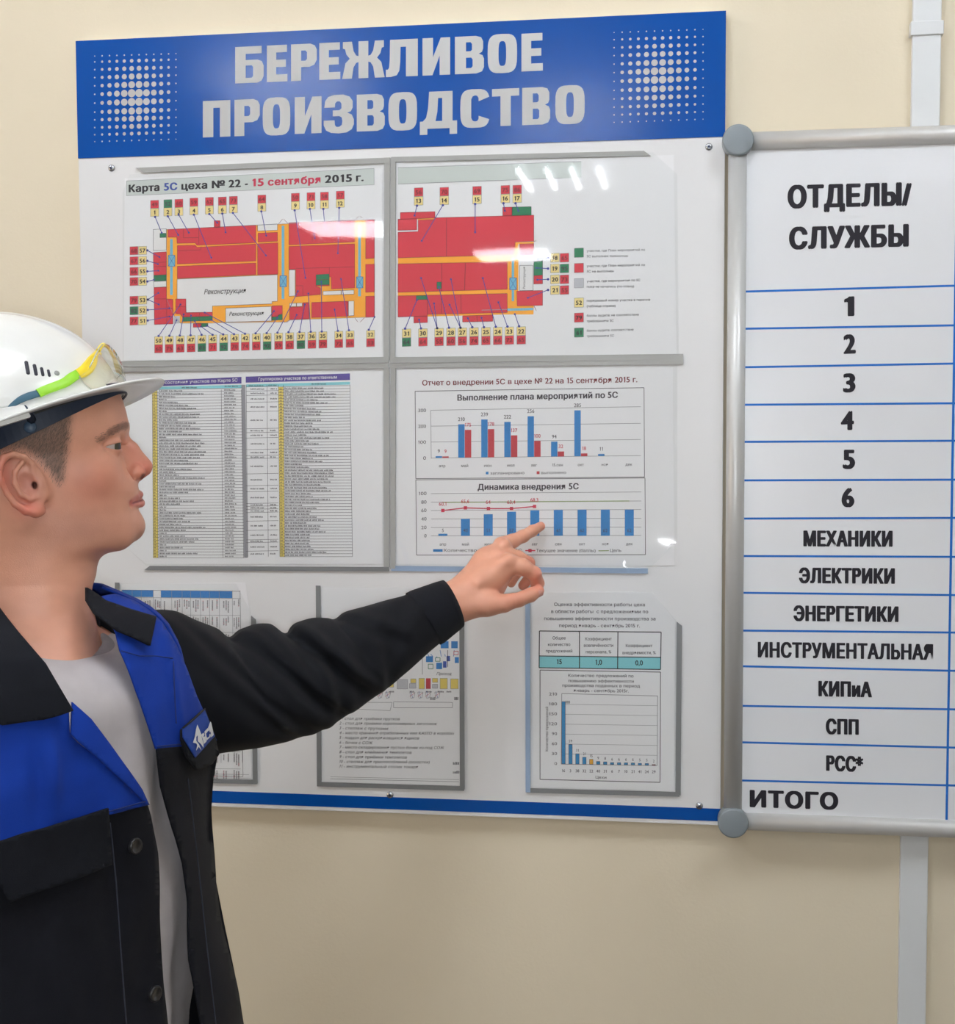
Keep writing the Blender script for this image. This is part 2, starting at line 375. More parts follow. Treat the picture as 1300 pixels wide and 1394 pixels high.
# heavy block letters of the heading
def sup(cx, cy, rx, ry, n=4.0, k=28, a0=0, a1=360):
    o = []
    for i in range(k+(0 if a1-a0 == 360 else 1)):
        a = math.radians(a0+(a1-a0)*i/k); c_, s_ = math.cos(a), math.sin(a)
        o.append((cx+rx*math.copysign(abs(c_)**(2/n), c_), cy+ry*math.copysign(abs(s_)**(2/n), s_)))
    return o
def R(x0, y0, x1, y1): return [(x0, y0), (x1, y0), (x1, y1), (x0, y1)]
GL = {
 'Б': [[[(0,0),(.78,0),(.93,.05),(1,.17),(1,.46),(.94,.58),(.78,.63),(.37,.63),(.37,.8),(.93,.8),(.93,1),(0,1)], [(.37,.14),(.58,.14),(.63,.19),(.63,.43),(.58,.48),(.37,.48)]]],
 'Е': [[[(0,0),(.97,0),(.97,.2),(.44,.2),(.44,.4),(.9,.4),(.9,.6),(.44,.6),(.44,.8),(.95,.8),(.95,1),(0,1)]]],
 'Р': [[[(0,0),(.39,0),(.39,.37),(.72,.37),(.9,.42),(1,.55),(1,.84),(.92,.95),(.75,1),(0,1)], [(.39,.54),(.56,.54),(.62,.59),(.62,.77),(.56,.82),(.39,.82)]]],
 'Ж': [[R(.385,0,.615,1)], [[(0,0),(.23,0),(.27,.3),(.33,.42),(.385,.44),(.385,.6),(.33,.62),(.27,.74),(.23,1),(.02,1),(.02,.82),(.07,.8),(.1,.66),(.18,.54),(.08,.42),(.04,.2)]],
        [[(1,0),(.77,0),(.73,.3),(.67,.42),(.615,.44),(.615,.6),(.67,.62),(.73,.74),(.77,1),(.98,1),(.98,.82),(.93,.8),(.9,.66),(.82,.54),(.92,.42),(.96,.2)]]],
 'Л': [[[(0,0),(.16,0),(.34,.04),(.42,.16),(.45,.4),(.46,.8),(.63,.8),(.63,0),(1,0),(1,1),(.13,1),(.12,.45),(.1,.25),(.06,.2),(0,.2)]]],
 'И': [[[(0,0),(.36,0),(.62,.52),(.62,0),(1,0),(1,1),(.66,1),(.38,.48),(.38,1),(0,1)]]],
 'В': [[[(0,0),(.74,0),(.93,.05),(1,.16),(1,.39),(.95,.48),(.82,.525),(.93,.57),(.97,.66),(.97,.85),(.9,.96),(.72,1),(0,1)], [(.38,.15),(.56,.15),(.61,.2),(.61,.38),(.56,.43),(.38,.43)], [(.38,.6),(.54,.6),(.59,.64),(.59,.79),(.54,.84),(.38,.84)]]],
 'О': [[sup(.5,.5,.5,.52,3.6), list(reversed(sup(.5,.5,.13,.33,3.2)))]],
 'П': [[[(0,0),(.38,0),(.38,.8),(.62,.8),(.62,0),(1,0),(1,1),(0,1)]]],
 'З': [[[(0,.33),(.36,.33),(.37,.2),(.42,.15),(.52,.15),(.6,.2),(.62,.3),(.6,.4),(.52,.44),(.3,.44),(.3,.6),(.52,.6),(.59,.65),(.59,.78),(.53,.84),(.44,.84),(.38,.79),(.37,.68),(.02,.68),(.05,.86),(.15,.97),(.35,1.02),(.65,1.02),(.86,.96),(.96,.84),(.96,.66),(.9,.56),(.78,.525),(.93,.47),(1,.34),(1,.2),(.93,.07),(.76,-.01),(.5,-.03),(.25,-.01),(.08,.06),(0,.2)]]],
 'Д': [[[(0,-.16),(.2,-.16),(.2,0),(.8,0),(.8,-.16),(1,-.16),(1,.2),(.88,.2),(.88,1),(.25,1),(.22,.55),(.17,.3),(.08,.2),(0,.2)], [(.42,.2),(.47,.45),(.49,.82),(.6,.82),(.6,.2)]]],
 'С': [[sup(.5,.5,.5,.52,3.6,22,22,338)+[(.62,.3),(.62,.22),(.57,.16),(.5,.15),(.42,.17),(.37,.25),(.37,.75),(.42,.83),(.5,.85),(.57,.84),(.62,.78),(.62,.69)]]],
 'Т': [[[(.31,0),(.69,0),(.69,.8),(1,.8),(1,1),(0,1),(0,.8),(.31,.8)]]],
}
def heading(chars, spans, ta, tb, ba, bb):
    """ta,tb: top line (x,y) left and right; ba,bb: base line"""
    for ch, (a, b) in zip(chars, spans):
        def yt(x): return ta[1]+(tb[1]-ta[1])*(x-ta[0])/(tb[0]-ta[0])
        def yb(x): return ba[1]+(bb[1]-ba[1])*(x-ba[0])/(bb[0]-ba[0])
        V, Fc = [], []
        for li, loops in enumerate(GL[ch]):
            k = len(V); flat = []
            for lp in loops:
                for (u, v) in lp:
                    x = a+(b-a)*u; y = yb(x)+(yt(x)-yb(x))*v; p = P(x, y)
                    flat.append((p[0], -0.0016-0.00004*li, p[2]))
            V += flat
            for tr in tessellate_polygon([[Vector((u, v, 0)) for u, v in lp] for lp in loops]): Fc.append(tuple(k+i for i in tr))
        mk('heading_letter', V, Fc, silver_m, board)
heading('БЕРЕЖЛИВОЕ', [(320.6,359.3),(363.7,392.5),(396.6,431.6),(435,464.5),(466,524),(525.6,569),(575.4,613),(619.5,659),(664,704),(710,740)], (320,64.5),(740,45), (320,114),(740,96.5))
heading('ПРОИЗВОДСТВО', [(276.6,314),(319.6,354),(358,395.5),(401.6,438),(441,482),(486,524),(529,568),(571.8,622.4),(626.8,667),(670,707),(711,749),(756,796)], (276,138),(796,116.5), (276,187.5),(796,167.5))
# halftone dot crosses
def dots(x0, x1, yc, yslope, ys, kscale=1.0):
    pr = Print(px, 0.0014, board)
    V, Fc = [], []
    n = len(ys)
    for i in range(12):
        u = i/11.0; x = x0+(x1-x0)*u
        for j, yy in enumerate(ys):
            dx = abs(i-5.5)/5.5; dy = abs(j-5.5)/5.5
            r = 6.1*(1-dx*0.95)*(1-dy*0.95)
            r = 1.0+5.2*max(0, (1-dx**0.8)*(1-dy**0.8))**0.62
            r = min(r, 6.1)*0.98
            if i in (0, 11) and j in (0, n-1): r = 0.7
            yv = yy+yslope*(x-(x0+x1)/2)
            p = P(x, yv); q = P(x+r, yv); rr = abs(q[0]-p[0])
            k = len(V)
            V += [(p[0]+rr*math.cos(a*math.pi/8), -0.0015, p[2]+rr*math.sin(a*math.pi/8)) for a in range(16)]; Fc.append(tuple(range(k, k+16)))
    o = mk('halftone_dots', V, Fc, silver_m, board); o['kind'] = 'stuff'
ysL = [75+(a-208)/2.766*1.0 for a in (208, 230, 259, 289, 320, 352, 385, 419, 448, 477, 504, 530)]
dots(129.5, 240, 0, -0.03, [y-0 for y in ysL])
ysR = [42.5+(a-118)/2.766 for a in (118, 145, 175, 205, 237, 269, 302, 336, 368, 399, 428, 456)]
dots(836, 957, 0, -0.035, ysR)
# fixing screws
screw_m = mat('screw_steel', (190, 194, 200), 0.25, metal=0.9)
slot_m = mat('screw_slot', (60, 66, 90), 0.5, metal=0.6)
for (sx, sy, w_) in ((152, 229, 'top left under the blue heading'), (965, 200, 'top right under the blue heading'), (531, 1082, 'bottom middle above the blue stripe'), (952, 1097, 'bottom right above the blue stripe')):
    p = P(sx, sy); bm = bmesh.new()
    bmesh.ops.create_uvsphere(bm, u_segments=16, v_segments=8, radius=0.0056)
    for v in bm.verts: v.co = Vector((v.co.x+p[0], min(0, v.co.y)*0.5-0.0004, v.co.z+p[2]))
    s = from_bm('screw', bm, screw_m, board, True)
    box('screw_recess', p[0]-0.0018, p[0]+0.0018, -0.0034, -0.0030, p[2]-0.0018, p[2]+0.0018, slot_m, s)

# ---------------------------------------------------------------- document pockets
strip_m = mat('pocket_strip', (164, 165, 162), 0.4, 0.4)
strip_d = mat('pocket_strip_dark', (128, 130, 132), 0.4, 0.4)
strip_b = mat('pocket_strip_blue', (150, 172, 200), 0.35, 0.4)
paper_m = mat('paper', (240, 241, 243), 0.7, 0.2)
pocketback_m = mat('pocket_back', (222, 222, 224), 0.45, 0.3)
film = film_mat()
_sn = [0]
def strip(par, a, b, wd, m_, y0=-0.0028, cut=None):
    _sn[0] += 1; y0 -= 0.00012*(_sn[0] % 4)
    """flat strip between two photo places, wd in photo pixels"""
    A = np.array(BX(*a)); B_ = np.array(BX(*b)); k = wd/885.0
    d = (B_-A)/np.linalg.norm(B_-A); n = np.array([-d[1], d[0]])*k/2
    e0 = d*k*(cut[0] if cut else 0); e1 = d*k*(cut[1] if cut else 0)
    prism('pocket_strip', [tuple(A+n+e0), tuple(B_+n-e1), tuple(B_-n), tuple(A-n)], y0, -0.00095, m_, par)
def filmsheet(par, pts, tilt=(0, 0), lift=0.0030, bulge=0.0, curl=None):
    """thin clear cover, slightly bowed"""
    q = [BX(*p) for p in pts]; cx = sum(a for a, b in q)/len(q); cz = sum(b for a, b in q)/len(q)
    x0, x1 = min(a for a, b in q), max(a for a, b in q); z0, z1 = min(b for a, b in q), max(b for a, b in q)
    inner = []
    nx, nz = (70, 60) if curl else (26, 22)
    vs = [Vector(a) for a in q]; n = len(vs)
    for i in range(1, nx):
        for j in range(1, nz): inner.append(Vector((x0+(x1-x0)*i/nx, z0+(z1-z0)*j/nz)))
    edge = []
    for i in range(n):
        a, b = vs[i], vs[(i+1) % n]; m_ = max(1, int((b-a).length/0.03))
        for k in range(m_): edge.append(a.lerp(b, k/m_))
    ne = len(edge); allv = edge+inner
    r = delaunay_2d_cdt(allv, [(i, (i+1) % ne) for i in range(ne)], [list(range(ne))], 2, 1e-6)
    V = []
    for v in r[0]:
        u = (v[0]-x0)/(x1-x0); s = (v[1]-z0)/(z1-z0)
        y = -lift-tilt[0]*(v[0]-cx)-tilt[1]*(v[1]-cz)-bulge*16*u*(1-u)*s*(1-s)
        if curl:
            wx = min(1, max(0, (v[0]-curl[0])/0.09)); wx = wx*wx*(3-2*wx); y -= wx*0.5*curl[2]*max(0, curl[1]-v[1]-0.23*(v[0]-curl[0]-0.09))**2
        V.append((v[0], min(y, -0.0020), v[1]))
    return mk('clear_cover', V, r[2], film_mat('clear_film_smooth', tint=(253, 254, 254), rough=0.03, f0=0.04, bumpy=0.0, haze=0.035) if curl else film, par, True)
def sheet(name, label, pts, parent=None):
    q = [BX(*p) for p in pts]
    cx, cz = sum(a for a, b in q)/len(q), sum(b for a, b in q)/len(q)
    t = thing(name, label, 'document', (cx, -0.0004, cz))
    prism('paper', q, -0.0009, -0.0003, paper_m, t); return t
def pocket(label, pts):
    q = [BX(*p) for p in pts]
    t = thing('document_pocket', label, 'document holder', (sum(a for a, b in q)/len(q), 0.0, min(b for a, b in q)), 'clear document pockets on the notice board')
    return t
PB = 0.00105

# top left: map of the workshop
k1 = pocket('clear plastic pocket holding the left half of the red map', [(160,500),(527,497),(527,222),(160,236)])
strip(k1, (196,232), (531,218.5), 7, strip_m, cut=(-1.6, 0)); strip(k1, (527.5,215), (526.5,490), 8, strip_m); strip(k1, (166,496), (529,490), 8, strip_m)
filmsheet(k1, [(178,238),(523,222),(523,488),(168,493),(168,262)], lift=0.0034)
s1 = sheet('map_sheet', 'paper with the left half of a red and orange workshop map, title line above', [(170,243),(521,229),(521,486),(169,491)])
pr = Print(sub(150, 200, 540, 3.333), PB, s1)
T_ = pr
T_.poly('pale', [(75,155),(1198,98),(1198,172),(75,222)]); T_.frame('mid', [(75,155),(1198,98),(1198,172),(75,222)], 1.6)
def seg_text(pr, parts, x0, y0, x1, y1, h, bold, lay=3):
    for key, s, a, b in parts:
        f = lambda x: y0+(y1-y0)*(x-x0)/(x1-x0)
        pr.text(key, s, a, f(a), b, f(b), h, bold, lay)
seg_text(T_, [('black','Карта',85,225),('bluetext','5С',245,306),('black','цеха',324,442),('black','№',462,522),('black','22',538,594),('black','-',612,626),('redtext','15',646,698),('redtext','сентября',716,955),('black','2015',975,1098),('black','г.',1116,1151)], 85, 207, 1151, 156, 35, 0.05)
red, org, wh, grn = 'red', 'orange', 'white', 'green'
def polys(pr, key, lst, lay, outline=None):
    for q in lst:
        pr.poly(key, q, lay)
        if outline: pr.frame(outline, q, 1.6, 6)
polys(T_, org, [[(257,375),(1200,330),(1200,772),(812,786),(800,795),(520,797),(465,800),(320,800),(290,765),(257,690)]], 0, 'mid')
polys(T_, wh, [[(305,600),(760,580),(760,700),(735,702),(735,712),(465,722),(465,750),(345,752),(345,690),(305,690)], [(525,732),(732,724),(733,790),(525,795)],
  [(670,355),(760,350),(760,378),(670,382)], [(812,558),(840,558),(840,676),(812,678)], [(967,655),(1048,652),(1048,670),(967,673)], [(1050,652),(1107,650),(1107,668),(1050,670)],
  [(815,710),(845,709),(845,724),(815,726)], [(847,709),(872,708),(872,723),(847,725)], [(1082,700),(1107,699),(1107,765),(1082,767)], [(197,375),(256,372),(256,468),(197,471)], [(199,611),(256,609),(256,635),(200,638)]], 1, 'dark')
polys(T_, red, [[(264,375),(662,355),(662,435),(395,447),(387,436),(305,438),(303,410),(264,410)], [(473,335),(500,335),(500,366),(473,367)], [(306,448),(387,446),(395,456),(662,441),(662,518),(306,532)],
  [(306,542),(662,527),(662,580),(306,597)], [(672,392),(760,388),(760,428),(672,432)], [(670,440),(762,436),(762,578),(670,580)], [(812,345),(1110,332),(1110,432),(812,445)],
  [(812,452),(1110,440),(1110,640),(1005,645),(1003,590),(995,590),(995,630),(933,632),(955,640),(955,670),(843,680),(843,556),(812,556)],
  [(815,728),(875,726),(875,707),(903,706),(903,780),(815,784)], [(915,706),(1080,700),(1080,768),(915,775)], [(1160,332),(1200,330),(1200,505),(1160,508)], [(1160,533),(1200,532),(1200,658),(1160,660)], [(1160,678),(1200,677),(1200,772),(1160,774)],
  [(197,480),(256,476),(256,580),(199,583)], [(200,638),(257,636),(257,690),(286,692),(286,803),(202,806)], [(299,690),(345,690),(346,752),(465,750),(465,768),(330,772),(318,758),(299,757)],
  [(378,802),(415,801),(415,818),(378,819)], [(735,722),(782,720),(782,758),(765,762),(760,770),(735,772)]], 2, 'maroon')
polys(T_, grn, [[(935,580),(995,577),(995,625),(935,628)], [(227,393),(254,392),(254,411),(227,412)], [(199,583),(256,580),(256,607),(199,609)], [(330,773),(465,768),(465,788),(330,792)], [(415,801),(445,800),(445,815),(415,817)], [(735,772),(760,770),(768,762),(782,758),(782,785),(735,787)]], 3, 'dark')
T_.poly('grey', [(290,768),(317,767),(317,800),(290,802)], 3)
for (xa_, ya_, yb_, ym) in ((279, 418, 672, 517), (785, 358, 690, 610), (1132, 355, 678, 615)):
    T_.poly('lblue', [(xa_-6,ya_),(xa_+6,ya_),(xa_+6,yb_),(xa_-6,yb_)], 3)
    q = [(xa_-14,ym-25),(xa_+16,ym-25),(xa_+16,ym+25),(xa_-14,ym+25)]; T_.poly('lblue', q, 4); T_.frame('line', q, 2, 5)
    T_.line('line', *q[0], *q[2], 1.6, 5); T_.line('line', *q[1], *q[3], 1.6, 5)
for a in ([(333,372,333,413),(333,413,403,412),(403,372,403,440),(306,472,413,468),(413,452,413,468),(918,430,918,400),(918,400,955,398),(955,398,955,428),(843,552,1110,545),(995,545,995,580),(843,630,875,630),(875,630,875,672),(199,525,256,523),(199,544,256,542),(200,690,257,690),(257,690,258,803),(258,732,286,732),(258,770,286,769),(299,726,345,725),(407,752,407,790),(935,604,995,602),
           (765,350,783,328),(788,328,808,348),(1110,335,1128,315),(1135,315,1155,332),(785,790,795,797),(802,797,815,786),(1112,778,1125,795),(1135,795,1155,775)]):
    T_.line('maroon', *a, 1.6, 6)
def numbox(pr, x, y, key, s, sz=37, tk='black', h=18, bold=0.035):
    pr.poly(key, [(x-sz/2,y-sz/2),(x+sz/2,y-sz/2-1.5),(x+sz/2,y+sz/2-1.5),(x-sz/2,y+sz/2)], 4)
    pr.frame('mid', [(x-sz/2,y-sz/2),(x+sz/2,y-sz/2-1.5),(x+sz/2,y+sz/2-1.5),(x-sz/2,y+sz/2)], 1.6, 5)
    pr.ctext(tk, s, x, y+h/2, h, bold, 7, cond=1.05, sl=-0.03, res=2)
for n_, s_, x, yr, yc, g in ((1,49,203,262,298,0),(2,52,263,259,296,1),(3,60,313,257,294,0),(4,59,381,252,290,0),(5,62,451,249,287,0),(6,65,510,247,285,0),(7,73,560,244,282,0),(8,64,689,238,275,0),(9,50,841,230,267,0),(10,71,912,227,264,0),(11,58,973,225,262,0),(12,57,1045,220,257,0)):
    numbox(T_, x, yr, 'green' if g else 'red', str(s_), tk='dark' if g else 'maroon'); numbox(T_, x, yc, 'cream', str(n_))
for n_, s_, y, g in ((57,68,471,0),(56,67,517,0),(55,66,565,0),(54,70,611,0),(53,79,696,0),(52,82,743,1),(51,77,790,0)):
    numbox(T_, 109, y+1, 'green' if g else 'red', str(s_), tk='dark' if g else 'maroon'); numbox(T_, 148, y, 'cream', str(n_))
for n_, s_, x, g in ((50,60,221,0),(49,75,269,0),(48,63,319,0),(47,55,368,0),(46,83,417,1),(45,71,466,0),(44,92,516,1),(43,70,566,0),(42,74,614,0),(41,63,664,0),(40,92,713,1),(39,59,765,0),(38,63,815,0),(37,80,866,1),(36,59,916,0),(35,79,966,0),(34,72,1038,0),(33,65,1089,0),(32,53,1182,0)):
    yc = 880-(x-221)*28/961
    numbox(T_, x, yc, 'cream', str(n_)); numbox(T_, x, yc+37, 'green' if g else 'red', str(s_), tk='dark' if g else 'maroon')
for a in ((205,318,235,390),(263,315,310,400),(312,308,358,390),(381,308,460,503),(451,305,487,345),(510,303,525,388),(558,300,708,493),(687,293,709,403),(838,288,887,595),(907,282,929,415),(968,282,975,373),(1040,277,1034,483),
          (170,470,225,500),(170,517,218,532),(170,565,220,562),(170,611,200,603),(172,693,220,663),(172,693,222,715),(172,740,270,732),(172,788,270,770),
          (221,858,320,715),(270,857,302,787),(317,856,335,760),(366,855,368,765),(416,853,385,790),(466,853,413,815),(514,851,440,812),(563,850,460,785),(613,848,430,752),(661,846,745,745),(711,845,760,775),(760,843,853,655),(810,841,847,762),(860,840,884,715),(911,839,900,665),(961,838,959,612),(1034,835,1019,738),(1084,832,1048,600),(1174,830,1200,772)):
    T_.line('line', *a, 3.2, 7); T_.disc('line', a[0], a[1], 5.5, 8); T_.disc('line', a[2], a[3], 4.5, 8)
T_.text('black', 'Реконструкция', 427, 669, 614, 663, 23, 0.012, 7, slant=0.22); T_.text('black', 'Реконструкция', 541, 767, 695, 763, 18, 0.014, 7, slant=0.22)
T_.flush(NAMES)

# top right: the map's other half with the key
k2 = pocket('clear plastic pocket holding the right half of the map and its key', [(533,493),(926,490),(926,207),(533,215)])
strip(k2, (533,217.5), (886,209), 6.5, strip_m, cut=(0, 1.4)); strip(k2, (535.8,215), (534.8,490), 7, strip_m); strip(k2, (531,490.5), (930,486), 8, strip_m)
filmsheet(k2, [(539,221),(889,208),(922,238),(924,484),(538,487)], lift=0.0034)
s2 = sheet('map_sheet', 'paper with the right half of the red workshop map and a colour key', [(540,225),(917,211),(921,482),(539,486)])
pr = Print(sub(520, 200, 940, 3.095), PB, s2)
pr.poly('pale', [(68,88),(840,62),(840,130),(68,157)]); pr.line('mid', 68,88,840,62,2); pr.line('mid', 68,157,760,132,2)
polys(pr, org, [[(68,462),(532,452),(532,403),(640,400),(640,408),(575,410),(575,620),(640,672),(638,706),(528,706),(190,715),(190,700),(68,630)], [(146,300),(222,300),(222,308),(153,310)]], 0)
polys(pr, red, [[(68,305),(147,303),(147,350),(68,352)], [(153,309),(222,306),(222,299),(640,288),(640,398),(562,401),(558,455),(68,468),(68,360),(153,357)], [(78,277),(224,273),(224,300),(78,305)], [(509,255),(548,254),(548,290),(509,292)],
   [(68,493),(528,485),(528,600),(68,613)], [(68,628),(528,618),(528,698),(192,706),(192,712),(68,717)], [(568,608),(677,605),(677,668),(570,670)], [(640,543),(677,540),(677,577),(640,578)],
   [(135,715),(192,713),(192,740),(135,742)], [(340,712),(467,708),(467,735),(340,738)], [(580,410),(640,408),(640,455),(580,458)]], 1, 'maroon')
polys(pr, wh, [[(580,500),(637,499),(637,605),(580,606)]], 2, 'dark')
polys(pr, grn, [[(549,254),(629,252),(629,288),(549,290)], [(640,485),(677,480),(677,540),(640,543)], [(145,628),(190,627),(190,643),(145,644)], [(232,570),(250,569),(250,597),(232,598)]], 3, 'dark')
pr.poly('lblue', [(547,468),(557,468),(557,650),(547,650)], 3); q = [(538,552),(567,552),(567,602),(538,602)]; pr.poly('lblue', q, 4); pr.frame('line', q, 2, 5)
pr.line('line', *q[0], *q[2], 1.6, 6); pr.line('line', *q[1], *q[3], 1.6, 6)
pr.line('lblue', 528,686,638,683,10,4); pr.line('mid', 420,688,528,685,3,4)
for a in ((272,302,272,462),(252,490,252,610),(352,488,348,605),(250,625,252,703),(332,622,334,702),(192,640,192,708),(400,710,402,736),(640,668,650,690),(640,400,650,395)): pr.line('maroon', *a, 2, 6)
for n_, s_, x, yr, g in ((13,56,155,192,0),(14,70,263,190,0),(15,69,401,186,0),(16,75,520,182,0),(17,86,570,181,0)):
    numbox(pr, x, yr, 'red', str(s_), tk='maroon'); numbox(pr, x, yr+36, 'cream', str(n_))
for n_, s_, y, g in ((18,65,468,0),(19,95,513,1),(20,73,559,0),(21,55,604,0)):
    numbox(pr, 729, y, 'cream', str(n_)); numbox(pr, 769, y, 'green' if g else 'red', str(s_), tk='dark' if g else 'maroon')
for n_, s_, x in ((31,64,104),(30,64,173),(29,55,241),(28,60,291),(27,56,339),(26,74,388),(25,65,438),(24,66,488),(23,72,537),(22,65,587)):
    yc = 787-(x-104)*0.02; numbox(pr, x, yc, 'cream', str(n_)); numbox(pr, x, yc+36, 'green' if n_ == 31 else 'red', str(s_), tk='dark' if n_ == 31 else 'maroon')
for a in ((148,248,138,290),(257,246,168,396),(393,241,393,360),(512,238,518,270),(563,238,575,270),(700,468,655,470),(700,513,650,510),(700,558,655,560),(700,603,615,636),(98,766,148,645),(165,765,157,728),(233,764,165,553),(233,764,220,660),(283,762,240,590),(331,762,291,558),(331,762,285,665),(381,760,362,722),(430,760,420,720),(480,758,425,553),(529,757,491,655),(578,756,560,705)):
    pr.line('line', *a, 3.2, 7); pr.disc('line', a[0], a[1], 5.5, 8); pr.disc('line', a[2], a[3], 4.5, 8)
for y, key, s_, l1, l2, e1, e2 in ((447,'green','','участки, где План мероприятий по','5С выполнен полностью',1108,1036),(511,'red','','участки, где План мероприятий по','5С не выполнен',1108,976),(575,'grey','','участки, где мероприятия по 5С','пока не начались (по плану)',1088,1062),
        (657,'cream','52','порядковый номер участка в перечне','(таблица справа)',1130,984),(720,'red','79','баллы аудита: не соответствие','требованиям 5С',1082,976),(783,'green','61','баллы аудита: соответствие','требованиям 5С',1060,978)):
    numbox(pr, 830, y, key, s_ or ' ', 39)
    pr.text('dark', l1, 863, y-4, e1, y-9, 10, 0.006, 3, res=2); pr.text('dark', l2, 863, y+19, e2, y+17, 10, 0.006, 3, res=2)
pr.flush(NAMES)
def vert_text(pr, key, s, xc, y0, y1, h, bold, lay=5):
    """text running upwards from y0 to y1"""
    co, fs = glyph_mesh(s, bold, 2); mn, mx = co[:, 0].min(), co[:, 0].max()
    V, Fc = pr.d.setdefault(key, ([], [])); k = len(V)
    for c_ in co: V.append(pr.w(xc+h/2-c_[1]/0.727*h, y0+(y1-y0)*(c_[0]-mn)/(mx-mn), lay))
    Fc.extend(tuple(k+i for i in f) for f in fs)
vert_text(pr, 'black', 'Реконструкция', 599, 598, 506, 10, 0.01); pr.flush(NAMES)

# middle left: table of plots
k3 = pocket('clear plastic pocket holding the crowded two part table', [(166,768),(527,770),(527,503),(166,506)])
strip(k3, (166,503.5), (529,498.5), 6, strip_m); strip(k3, (526.5,500), (526.8,772), 8, strip_m); strip(k3, (197,773), (530,774.5), 6, strip_d, cut=(1.4, 0))
filmsheet(k3, [(168,507),(523,502),(523,770),(200,770),(170,742)], lift=0.0036)
s3 = sheet('table_sheet', 'paper with a dense two part table under violet headings', [(171,512),(521,505),(521,768),(200,768),(172,745)])
pr = Print(sub(160, 480, 540, 3.421), PB, s3)
pr.poly('purple', [(66,136),(578,113),(578,144),(66,160)]); pr.poly('purple', [(598,112),(1083,97),(1083,128),(598,140)])
pr.text('white', 'Мониторинг состояния участков по Карте 5С', 92, 151, 560, 135, 15, 0.012); pr.text('white', 'Группировка участков по ответственным', 657, 131, 1022, 121, 15, 0.012)
pr.poly('cyan', [(163,160),(578,150),(578,164),(163,172)]); pr.poly('cyan', [(600,148),(1083,136),(1083,149),(600,161)])
pr.poly('mid', [(578,150),(596,150),(608,955),(590,955)])
pr.poly('yellow', [(163,172),(186,171),(190,955),(168,955)], 1); pr.poly('yellow', [(750,160),(773,160),(779,950),(757,950)], 1)
rnd = random.Random(3)
def words_row(pr, x0, x1, y, h, key='dark', sl=0.0, lay=3):
    x = x0
    while x < x1-3:
        wd = min(rnd.uniform(8, 26), x1-x); xx = x
        while xx < x+wd:
            c_ = rnd.uniform(1.4, 3.0); t0 = rnd.choice((0, 0, 0.25)); pr.rect(key, xx, y-h*(1-t0), xx+c_, y, lay); xx += c_+rnd.uniform(1.0, 1.8)
        x += wd+4.5
def skew(x, y, xl, xr, yt, sl): return y
N = 58
for i in range(N+1):
    v = i/N; yl = 173+(955-173)*v; dy = -0.020*(1-v)
    pr.line('dark', 163+5*v, yl, 580+10*v, yl+dy*417, 1.5, 2)
    yr = 163+(950-163)*v; pr.line('dark', 750+8*v, yr+dy*150, 1083+12*v, yr+dy*330+dy*150, 1.5, 2)
    if i < N:
        r_ = 0.25+0.5*rnd.random()
        if rnd.random() < 0.2: r_ = 0.12
        words_row(pr, 193+4*v, 193+290*r_, yl+10.5+dy*80, 6.5); words_row(pr, 498+4*v, 498+rnd.uniform(40, 58), yl+10+dy*300, 5.5)
        words_row(pr, 778+4*v, 778+300*(0.25+0.55*rnd.random()), yr+10+dy*200, 6.5); words_row(pr, 167+4*v, 175+4*v, yl+10, 5.5); words_row(pr, 756+4*v, 766+4*v, yr+9, 5.5)
for (a, b) in ((163,168),(186,190),(484,492),(578,588)): pr.line('dark', a, 172, b, 955, 1.6, 2)
for (a, b) in ((600,608),(697,703),(750,757),(773,779),(1083,1095)): pr.line('dark', a, 150, b, 950, 1.6, 2)
ys = [160,180,200,232,275,355,373,398,452,480,494,565,620,648,703,716,730,745,785,828,872,885,925,950]
for y0_, y1_ in zip(ys, ys[1:]):
    pr.line('dark', 600, y0_, 750, y0_-3, 1.6, 2); ym = (y0_+y1_)/2+3; words_row(pr, 620, 682, ym, 6.5); words_row(pr, 712, 742, ym-1, 6.5)
words_row(pr, 300, 370, 166, 6); words_row(pr, 500, 560, 160, 6); words_row(pr, 612, 680, 157, 6); words_row(pr, 703, 742, 155, 6); words_row(pr, 905, 975, 149, 6)
pr.flush({**NAMES, 'dark': 'table_print'})

# middle right: two bar charts
k4 = pocket('clear plastic pocket holding the report with two bar charts', [(535,775),(880,777),(918,740),(926,497),(535,503)])
strip(k4, (535.5,500), (535,774), 7, strip_m); strip(k4, (531,498.5), (930,493), 5.5, strip_m); strip(k4, (533,773.5), (882,777), 7, strip_b)
filmsheet(k4, [(539,502),(922,498),(922,738),(883,774),(538,771)], tilt=(0.004, 0.0), lift=0.0040, curl=(BX(785, 700)[0], BX(868, 690)[1], 1.75))
s4 = sheet('chart_sheet', 'paper report with two bar charts that the man points at', [(540,503),(916,500),(918,770),(540,768)])
pr = Print(sub(520, 490, 940, 3.095), PB, s4)
pr.text('maroon', 'Отчет о внедрении 5С в цехе № 22 на 15 сентября 2015 г.', 170, 108, 1076, 94, 23, 0.022)
pr.frame('dark', [(140,132),(1104,117),(1106,493),(143,500)], 2.4, 1); pr.frame('dark', [(143,505),(1108,497),(1110,820),(146,822)], 2.4, 1)
pr.text('dark', 'Выполнение плана мероприятий по 5С', 318, 172, 994, 160, 26, 0.036); pr.text('dark', 'Динамика внедрения 5С', 403, 548, 829, 545, 26, 0.036)
for v, (ya_, yb_) in {300: (212, 197), 200: (279, 267), 100: (346, 335), 0: (413, 403)}.items():
    pr.line('mid', 206, ya_, 1090, yb_, 2, 1); pr.text('dark', str(v), 153 if v else 174, ya_+8, 186, ya_+7, 14, 0.004)
